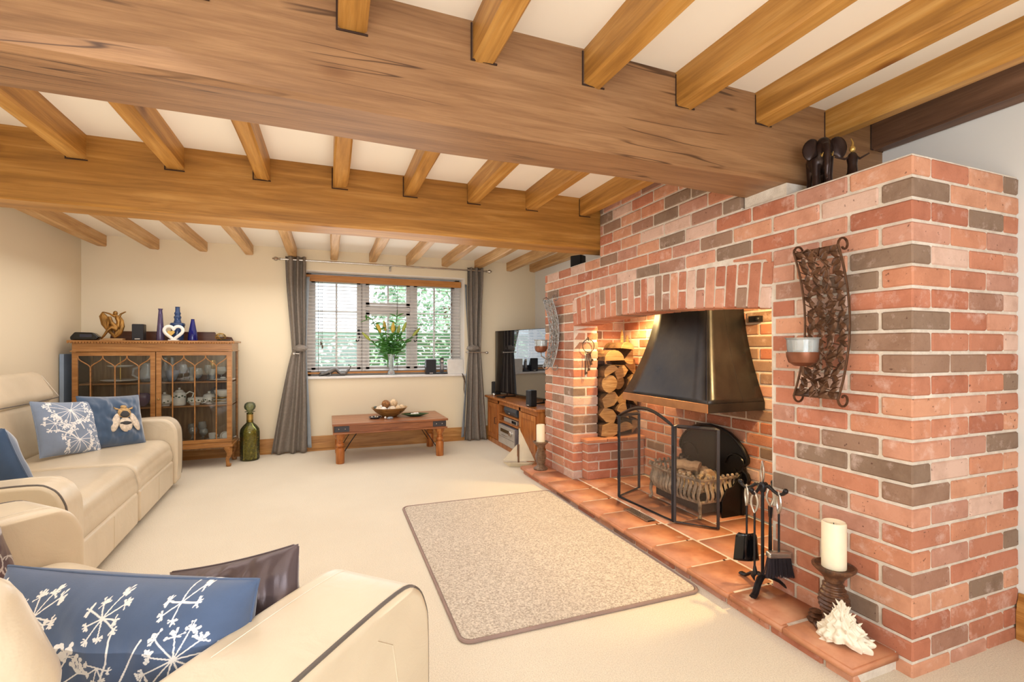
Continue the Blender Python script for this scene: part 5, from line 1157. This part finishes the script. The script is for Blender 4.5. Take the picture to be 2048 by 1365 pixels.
for k in range(6):
    o_ = k * .013
    g.tube([(-.085 + o_ * .2, .004 * k, .278 - o_ * .4), (-.108 + o_, .01, .235 - o_ * .4), (-.09 + o_, .012, .16 - o_ * .5), (-.05 + o_ * .5, .010, .085 - o_ * .5 + .02), (.015, .008, .028 + .006 * k), (.055 - o_ * .3, .010, .07 + .012 * k), (.078 - o_ * .4, .008, .14 + o_), (.072 - o_ * .3, .006, .20), (.055, .005, .232)], [.006, .010, .013, .014, .014, .013, .011, .008, .005], 8)
obj('billowing_cloth', g, bronze_m, bd)
speaker('loudspeaker', (-1.765, YT + .02, KT), .10, .09, .165, 0, 'small black loudspeaker on the cabinet top beside the bronze statue')
lat('lilac_vase', [(0, 0), (.034, 0), (.036, .01), (.020, .26), (.016, .31), (.022, .325), (.018, .325), (.012, .31), (.016, .26), (.03, .02), (0, .015)], purple_glass, (-1.585, YT + .02, KT), 'tall tapering lilac glass vase on the cabinet top', 'vase')
lat('blue_decanter', [(0, 0), (.05, 0), (.056, .03), (.054, .09), (.062, .15), (.068, .165), (.062, .182), (.035, .19), (.027, .22), (.034, .245), (.024, .262), (.030, .285), (.021, .30), (.020, .345), (.024, .35), (.0, .352)], blue_glass, (-1.445, YT + .05, KT), 'tall steel blue bottle with ringed neck on the cabinet top', 'bottle', 28)
lat('cobalt_bottle', [(0, 0), (.042, 0), (.044, .01), (.040, .07), (.018, .20), (.015, .22), (.018, .225), (0, .226)], cobalt_glass, (-1.305, YT + .02, KT), 'conical cobalt blue bottle on the cabinet top', 'bottle', 28)
ht = thing('heart_ornament', 'white open heart ornament with small gold heart inside on the cabinet top', 'ornament', (-1.452, YT - .06, KT))
def heart(s_, n=40): return [(s_ * .0125 * 16 * math.sin(t) ** 3, 0, s_ * .0125 * (13 * math.cos(t) - 5 * math.cos(2 * t) - 2 * math.cos(3 * t) - math.cos(4 * t))) for t in [2 * math.pi * k / n for k in range(n)]]
obj('open_heart', G().tube([(x, y, z + .085) for x, y, z in heart(.40)], .012, 10, closed=True, flat=1.3), china_m, ht); obj('base', G().box(-.045, .045, -.018, .018, 0, .010), china_m, ht, bevel=.003)
gg = G(); hp = heart(.155); gg.prism([(x - .02, z + .078) for x, y, z in hp], 1, -.008, .008); obj('gold_heart', gg, gilt, ht, bevel=.004, seg=2)
t = thing('filigree_egg', 'gold and silver filigree egg on a dark stand at the right of the cabinet top', 'ornament', (-1.03, YT, KT))
g = G().ball((-.02, 0, .045), .048, .036, .036, 24, 14); obj('egg', g, pewter_m, t); g = G()
for k in range(10):
    e = Euler((k * .6, k * 1.1, k * .4)).to_matrix(); g.tube([Vector((-.02, 0, .045)) + Vector(((e @ Vector((math.cos(a), math.sin(a), 0))).x * .049, (e @ Vector((math.cos(a), math.sin(a), 0))).y * .037, (e @ Vector((math.cos(a), math.sin(a), 0))).z * .037)) for a in [j * math.pi / 12 for j in range(24)]], .0022, 4, closed=True)
obj('filigree', g, gilt, t); obj('stand', G().box(-.05, .075, -.025, .025, 0, .014), gloss_black, t, bevel=.006)
tag(obj('blue_canvas', G().box(-2.352, -2.318, 5.72, 6.10, .02, 1.17), plain('folded_blue_grey_panel', (150, 168, 190), .8), bevel=.004), 'blue grey flat panel leaning between the wall and the display cabinet', 'panel')

# ------------------------------------------------------------------ leather sofas
def sofa(name, lab, loc, rz, W_, D_, seats, seat_z, arm_z, back_z, aw=.20, over=0):
    t = thing(name, lab, 'sofa', loc, rz)
    h = W_ / 2; x0 = .10; xf = D_
    # plinth and base
    obj('base', G().box(.12, D_ - .10, -h + .04, h - .04, .03, .22), leather, t, bevel=.02)
    iw = (W_ - 2 * aw) / seats
    for k in range(seats):
        a = -h + aw + k * iw + .004; b = a + iw - .008; n = 28
        # seat cushion: crowned top, rounded nose that rolls down over the front
        def sec(u, v, a=a, b=b):
            ang = None
            y = a + (b - a) * v; e = 1 - (2 * v - 1) ** 6
            if u < .5: x = .22 + (D_ - .30) * (u / .5) * .92; z = seat_z + .012 * math.sin(u * 2 * math.pi) - .012 * (1 - u * 2)
            else:
                q = (u - .5) / .5
                if q < .5: an = q / .5 * math.pi / 2; x = .22 + (D_ - .30) * .92 + .085 * math.sin(an); z = seat_z - .085 * (1 - math.cos(an))
                else: x = .22 + (D_ - .30) * .92 + .085 + .012 * math.sin((q - .5) * 6.28); z = seat_z - .085 - (q - .5) / .5 * .11
            return (x, y, z - .022 * (1 - e))
        c_ = obj('seat_cushion', G().grid(sec, 48, 20), leather, t, solid=.012, ang=80)
        obj('seat_block', G().box(.22, D_ - .09, a + .012, b - .012, .20, seat_z - .035), leather, t, bevel=.02)
        obj('footrest_panel', G().box(D_ - .10, D_ - .035, a + .015, b - .015, .045, .262), leather, t, bevel=.022, seg=3)
        obj('seam', G().tube([(D_ - .0345, a + (b - a) * .5, .06), (D_ - .0345, a + (b - a) * .5, .245)], .0016, 4), leather, t)
        # back cushion and head cushion
        if over: a, b = (a - over if k == 0 else a), (b + over if k == seats - 1 else b)
        def slab(za, zb, xa, xb, th, nm, r_=.05):
            # rounded pad from (xa,za) to (xb,zb), leaning back
            m_ = Matrix.Translation((xa, (a + b) / 2, za)) @ Matrix.Rotation(math.atan2(xb - xa, zb - za), 4, 'Y'); L = math.hypot(xb - xa, zb - za)
            return obj(nm, G().box(-th, 0, -(b - a) / 2 + .004, (b - a) / 2 - .004, 0, L, m_), leather, t, bevel=r_, seg=5)
        bc = slab(seat_z - .02, back_z - .23, .335, .27, .20, 'back_cushion', .055)
        hc = slab(back_z - .225, back_z, .31 + (.05 if over else 0), .19 + (.09 if over else 0), .16, 'head_cushion', .06)
        zz = back_z - .225
        obj('seam', G().tube([(.318, a + .05, zz + .004), (.322, (a + b) / 2, zz), (.318, b - .05, zz + .004)], .004, 6), piping_m, t)
        m_ = math.atan2(.19 - .31, .225)
        for yy in (a + .045, b - .045): obj('stitching', G().tube([(.312 - .0012 * k_ * 9.5 + .004, yy, back_z - .21 + .0019 * k_ * 9.5) for k_ in range(10)], .0016, 4), stitch_m, t)
    obj('back_shell', G().prism([(.0, .06), (.16, .06), (.16, back_z - .16), (.06, back_z - .12), (.0, back_z - .26)], 1, -h + .05, h - .05), leather, t, bevel=.03, seg=3)
    # arms: padded wrap with a piped outer edge and plain outer panel
    for s_ in (-1, 1):
        key = [(D_ - .02, .05), (D_ - .012, .20), (D_ - .012, arm_z - .16), (D_ - .028, arm_z - .075), (D_ - .07, arm_z - .018), (D_ - .15, arm_z + .004), (D_ * .62, arm_z - .006), (D_ * .35, arm_z - .03), (.10, arm_z - .06), (.04, arm_z - .10)]
        nose = []
        for i in range(len(key) - 1):
            p0, p1, p2, p3 = [Vector(key[max(0, min(len(key) - 1, i + j))]) for j in (-1, 0, 1, 2)]
            for q in range(4):
                u = q / 4; nose.append(tuple(.5 * ((2 * p1) + (p2 - p0) * u + (2 * p0 - 5 * p1 + 4 * p2 - p3) * u * u + (3 * p1 - p0 - 3 * p2 + p3) * u ** 3)))
        nose.append(key[-1]); yo, yi = s_ * h, s_ * (h - aw)
        body = nose + [(.04, .05)]
        arm = obj('arm', G().prism(body, 1, min(yo, yi), max(yo, yi)), leather, t, bevel=.05, seg=6, ang=89)
        obj('piping', G().tube([(x - .003, yo - s_ * .0135, z - .003) for x, z in nose[2:-1]], .0050, 8), piping_m, t)
        obj('stitching', G().tube([(x - .002, yi + s_ * .05, z + .0005) for x, z in nose[6:26]], .0012, 4), stitch_m, t)
        obj('outer_seam', G().tube([(D_ - .20, yo + s_ * .0005, .06), (D_ - .155, yo + s_ * .0005, .20), (D_ - .15, yo + s_ * .0005, .36), (D_ - .185, yo + s_ * .0005, arm_z - .10), (D_ - .24, yo + s_ * .0005, arm_z - .06)], .0016, 4), leather, t)
    for x in (.2, D_ - .2):
        for s_ in (-1, 1): obj('foot', G().lathe([(.028, 0), (.03, .03)], (x, s_ * (h - .12), 0), 12), black_m, t)
    return t
sofa('leather_sofa', 'long cream leather recliner sofa along the left wall', (-2.245, 3.855, 0), R(3), 2.36, 1.10, 2, .455, .615, 1.06)
sofa('leather_sofa', 'cream leather two seat sofa in the near left corner, angled to the hearth', (-1.064 - .0439, 1.074 + .0409, 0), R(47), 1.80, 1.05, 2, .455, .635, .945, aw=.265, over=.12)

# ------------------------------------------------------------------ cushions
def stroke(img, pts, w, val=1.0):
    n = img.shape[0]; m_ = img.shape[1]
    for (x0, y0), (x1, y1) in zip(pts, pts[1:]):
        L = max(1, int(math.hypot((x1 - x0) * m_, (y1 - y0) * n) * 1.5))
        for k in range(L + 1): dot(img, x0 + (x1 - x0) * k / L, y0 + (y1 - y0) * k / L, w, val)
def dot(img, x, y, r, val=1.0):
    n, m_ = img.shape; px, py, pr = x * m_, y * n, r * n
    i0, i1, j0, j1 = int(max(0, py - pr - 1)), int(min(n, py + pr + 2)), int(max(0, px - pr - 1)), int(min(m_, px + pr + 2))
    if i0 >= i1 or j0 >= j1: return
    Y_, X_ = np.mgrid[i0:i1, j0:j1]; d = np.hypot(X_ - px, Y_ - py); img[i0:i1, j0:j1] = np.maximum(img[i0:i1, j0:j1], val * np.clip(pr - d + .6, 0, 1))
def umbel(img, cx, cy, L, rays, a0, a1, asp, seed, fill=True):
    r = random.Random(seed)
    for k in range(rays):
        a = a0 + (a1 - a0) * (k + r.uniform(-.2, .2)) / max(1, rays - 1); l_ = L * r.uniform(.75, 1.1); ex, ey = cx + l_ * math.cos(a) / asp, cy + l_ * math.sin(a); stroke(img, [(cx, cy), (ex, ey)], .0042)
        for j in range(13):
            b = a + r.uniform(-1.9, 1.9); q = L * .26 * r.uniform(.5, 1.15); fx, fy = ex + q * math.cos(b) / asp, ey + q * math.sin(b); stroke(img, [(ex, ey), (fx, fy)], .0028); dot(img, fx, fy, L * .042 * r.uniform(.8, 1.3))
def cushion(name, lab, wdt, hgt, th, loc, rot, c1, pattern=None, nx=60, ny=60, rough=.85, wr=.006, seed=0, sheen=.3, c2=(236, 234, 232), metal=0, back=True, wfreq=5):
    asp = wdt / hgt; img = None
    if pattern: img = np.zeros((720, int(720 * asp))); pattern(img, asp)
    def hgtf(u, v): return th / 2 * (max(0, 1 - abs(2 * u - 1) ** 3.2) * max(0, 1 - abs(2 * v - 1) ** 3.2)) ** .55
    g = G(); idx = {}
    def P(i, j, s_):
        u, v = i / nx, j / ny; X, Y = 2 * u - 1, 2 * v - 1
        x = X * wdt / 2 * (1 - .055 * (1 - Y * Y) ) ; y = Y * hgt / 2 * (1 - .055 * (1 - X * X))
        edge = (1 - abs(X) ** 4) * (1 - abs(Y) ** 4)
        w_ = wr * noise.noise(Vector((u * wfreq * asp, v * wfreq, seed + s_))) * 2 * edge + wr * .6 * noise.noise(Vector((u * wfreq * 3 * asp, v * wfreq * 1.2, seed))) * edge
        return (x, y, s_ * (hgtf(u, v)) + w_)
    for s_ in (1, -1):
        for i in range(nx + 1):
            for j in range(ny + 1): g.v.append(P(i, j, s_))
        o_ = 0 if s_ == 1 else (nx + 1) * (ny + 1)
        for i in range(nx):
            for j in range(ny):
                f = (o_ + i * (ny + 1) + j, o_ + (i + 1) * (ny + 1) + j, o_ + (i + 1) * (ny + 1) + j + 1, o_ + i * (ny + 1) + j + 1); g.f.append(f if s_ == 1 else f[::-1])
    me = bpy.data.meshes.new(name); me.from_pydata(g.v, [], g.f); me.polygons.foreach_set('use_smooth', [True] * len(me.polygons))
    m = M(name + '_fabric'); v = m.coord(); base = m.ramp(m.noise(v, 9, 4), [(.3, tuple(k * .82 for k in srgb(*c1)[:3]) + (1,)), (.7, srgb(*c1))])
    if img is not None:
        at = me.color_attributes.new('print', 'FLOAT_COLOR', 'POINT'); H2, W2 = img.shape; data = np.ones(((nx + 1) * (ny + 1) * 2, 4))
        I, J = np.meshgrid(np.arange(nx + 1), np.arange(ny + 1), indexing='ij'); val = img[np.clip((J / ny * (H2 - 1)).astype(int), 0, H2 - 1), np.clip((I / nx * (W2 - 1)).astype(int), 0, W2 - 1)].reshape(-1)
        for k in range(3): data[:, k] = np.concatenate([val, val])
        at.data.foreach_set('color', data.reshape(-1)); an = m.n('ShaderNodeVertexColor'); an.layer_name = 'print'; base = m.mix(m.ramp(an.outputs[0], [(.25, K1), (.7, W1)]), base, srgb(*c2))
    m.color(base).set(Roughness=rough, Sheen_Weight=sheen, Metallic=metal, Specular_IOR_Level=.3); m.bump(m.noise(v, 260, 2), .12, .002); me.materials.append(m.m)
    t = thing(name, lab, 'cushion', loc); t.rotation_euler = rot
    c_ = link('cover', me, t)
    seam = [P(i, 0, 1) for i in range(0, nx + 1, 3)] + [P(nx, j, 1) for j in range(3, ny + 1, 3)] + [P(i, ny, 1) for i in range(nx - 3, -1, -3)] + [P(0, j, 1) for j in range(ny - 3, 0, -3)]
    obj('edge_seam', G().tube([(x, y, 0) for x, y, z in seam], .003, 6, closed=True), m.m, t)
    return t
def frame(n_dir, up, roll=0):
    """rotation taking local z to the cushion's face direction and local y to its upright direction"""
    z = Vector(n_dir).normalized(); y = Vector(up); y = (y - z * y.dot(z)).normalized(); x = y.cross(z); m_ = Matrix((x, y, z)).transposed()
    return (m_ @ Matrix.Rotation(roll, 3, 'Z')).to_euler()
def pat_front(img, asp):
    umbel(img, .42, .40, .30, 12, 0, 5.8, asp, 1); umbel(img, .84, .62, .17, 11, 0, 5.8, asp, 2); umbel(img, .66, .24, .11, 7, 0, 5.6, asp, 3); umbel(img, .12, .60, .2, 11, 0, 5.8, asp, 4); umbel(img, .17, .2, .16, 7, 0, 5.8, asp, 5); umbel(img, .95, .32, .12, 7, 0, 5.6, asp, 6)
    umbel(img, .56, .84, .11, 9, 0, 5.8, asp, 7); umbel(img, .30, .82, .13, 9, 0, 5.8, asp, 8); umbel(img, .80, .92, .10, 6, 0, 5, asp, 11); umbel(img, .60, .58, .08, 5, 3, 6, asp, 12)
    stroke(img, [(.42, .40), (.56, .34), (.70, .34), (.80, .26), (.92, .28)], .006); stroke(img, [(.70, .34), (.68, .5), (.70, .62), (.73, .74)], .006); stroke(img, [(.62, .78), (.625, .6), (.61, .48)], .006); stroke(img, [(.06, .95), (.12, .86), (.22, .80)], .008); stroke(img, [(.92, .28), (.75, .12), (.55, .08)], .004)
def pat_far(img, asp):
    umbel(img, .50, .80, .30, 13, 2.6, 7.2, asp, 21); stroke(img, [(.50, .80), (.58, .6), (.66, .42)], .011); umbel(img, .56, .22, .24, 11, 1.9, 6.8, asp, 22); stroke(img, [(.56, .22), (.40, .34), (.22, .42)], .010); umbel(img, .2, .55, .15, 8, 0, 5.6, asp, 23); umbel(img, .92, .5, .14, 8, 0, 5.8, asp, 24); umbel(img, .9, .14, .12, 8, 0, 5.8, asp, 25)
def pat_lines(img, asp):
    r = random.Random(6)
    for k in range(26):
        x, y, a = r.random(), r.random(), r.uniform(0, 6); pts = []
        for j in range(14): pts.append((x, y)); x += .035 * math.cos(a); y += .035 * math.sin(a); a += .42
        stroke(img, pts, .006)
W1d = Vector((math.cos(R(47)), math.sin(R(47)), 0)); WSd = Vector((-W1d.y, W1d.x, 0)); O2 = Vector((-1.064, 1.074, 0))
def S2P(f, w, z): return O2 + W1d * f + WSd * w + Vector((0, 0, z))
# near sofa: printed blue cushion facing the viewer, satin cushion beyond it
nb_ = -(W1d * .95 + WSd * .27); nb_.z = .12
cushion('print_cushion', 'blue cushion printed with white cow parsley on the near sofa, closest to the viewer', .62, .33, .23, S2P(.60, -.315, .555), frame(nb_, (0, 0, 1)), umb_blue, pat_front, 420, 240, seed=1, wr=.004)
ns_ = -(W1d * .97 + WSd * .12); ns_.z = .3
cushion('satin_cushion', 'bronze brown satin cushion half hidden behind the blue printed cushion', .40, .31, .13, S2P(.80, -.40, .525), frame(ns_, (0, 0, 1), R(16)), (96, 82, 84), None, 80, 80, rough=.28, wr=.018, seed=5, sheen=0, metal=.25)
nf_ = -WSd + W1d * .55; nf_.z = .35
cushion('swirl_cushion', 'grey brown satin cushion with pale swirling lines at the far arm of the near sofa', .42, .42, .14, S2P(.60, .56, .60), frame(nf_, (0, 0, 1)), (104, 88, 92), pat_lines, 150, 150, rough=.3, wr=.010, seed=6, sheen=0, metal=.3, c2=(196, 190, 186))
# far sofa
cushion('velvet_cushion', 'plain navy velvet cushion at the near arm of the long sofa', .42, .40, .16, (-1.60, 3.17, .655), frame((.35, .75, .35), (0, 0, 1)), (52, 78, 112), None, 50, 50, seed=7, wr=.008, sheen=.8)
cushion('umbel_cushion', 'pale blue cushion printed with cow parsley on the long sofa', .40, .40, .13, (-1.735, 4.33, .655), frame((.95, -.55, .42), (0, 0, 1), R(-6)), (134, 148, 170), pat_far, 200, 200, seed=8, wr=.004)
bc_ = cushion('bee_cushion', 'navy velvet cushion embroidered with a large bee on the long sofa', .42, .42, .15, (-1.565, 4.60, .655), frame((.75, -.72, .40), (0, 0, 1), R(-4)), (66, 88, 116), None, 60, 60, seed=9, wr=.011, sheen=.8, wfreq=7)
# embroidered bee: raised applique shapes lying on the cushion face
cream_t = plain('cream_embroidery', (222, 206, 186), .8, var=.15, scale=60); dark_t = plain('charcoal_embroidery', (58, 56, 58), .8); ochre_t = plain('ochre_embroidery', (196, 160, 108), .8, var=.2, scale=60)
def applique(name, pts, m, lift):
    g = G()
    def zf(x, y): u, v = x / .42 + .5, y / .42 + .5; return .075 * (max(0, 1 - abs(2 * u - 1) ** 3.2) * max(0, 1 - abs(2 * v - 1) ** 3.2)) ** .55
    n = len(pts); cx = sum(p[0] for p in pts) / n; cy = sum(p[1] for p in pts) / n
    vs = [(cx, cy, zf(cx, cy) + lift)] + [((cx + (x - cx) * .6), (cy + (y - cy) * .6), zf(x, y) + lift) for x, y in pts] + [(x, y, zf(x, y) + lift * .6) for x, y in pts]
    g.add(vs, [(0, i + 1, (i + 1) % n + 1) for i in range(n)] + [(i + 1, n + i + 1, n + (i + 1) % n + 1, (i + 1) % n + 1) for i in range(n)])
    obj(name, g, m, bc_, solid=.002)
def ell(cx, cy, rx, ry, rot=0, n=20): return [(cx + rx * math.cos(a) * math.cos(rot) - ry * math.sin(a) * math.sin(rot), cy + rx * math.cos(a) * math.sin(rot) + ry * math.sin(a) * math.cos(rot)) for a in [2 * math.pi * k / n for k in range(n)]]
bx = .045
applique('bee_wing', ell(bx - .068, -.035, .026, .075, -.32), cream_t, .012); applique('bee_wing', ell(bx + .068, -.035, .026, .075, .32), cream_t, .012)
applique('bee_body', ell(bx, -.055, .046, .058), cream_t, .014); applique('bee_band', ell(bx, -.045, .040, .018), dark_t, .017)
applique('bee_thorax', ell(bx, .040, .046, .044), ochre_t, .015); applique('bee_thorax', ell(bx, .030, .036, .030), dark_t, .018); applique('bee_head', ell(bx, .088, .022, .014), ochre_t, .016)
for s_ in (-1, 1): applique('bee_leg', [(bx + s_ * .03, .06), (bx + s_ * .062, .07), (bx + s_ * .070, .092), (bx + s_ * .058, .082), (bx + s_ * .032, .072)], ochre_t, .013)
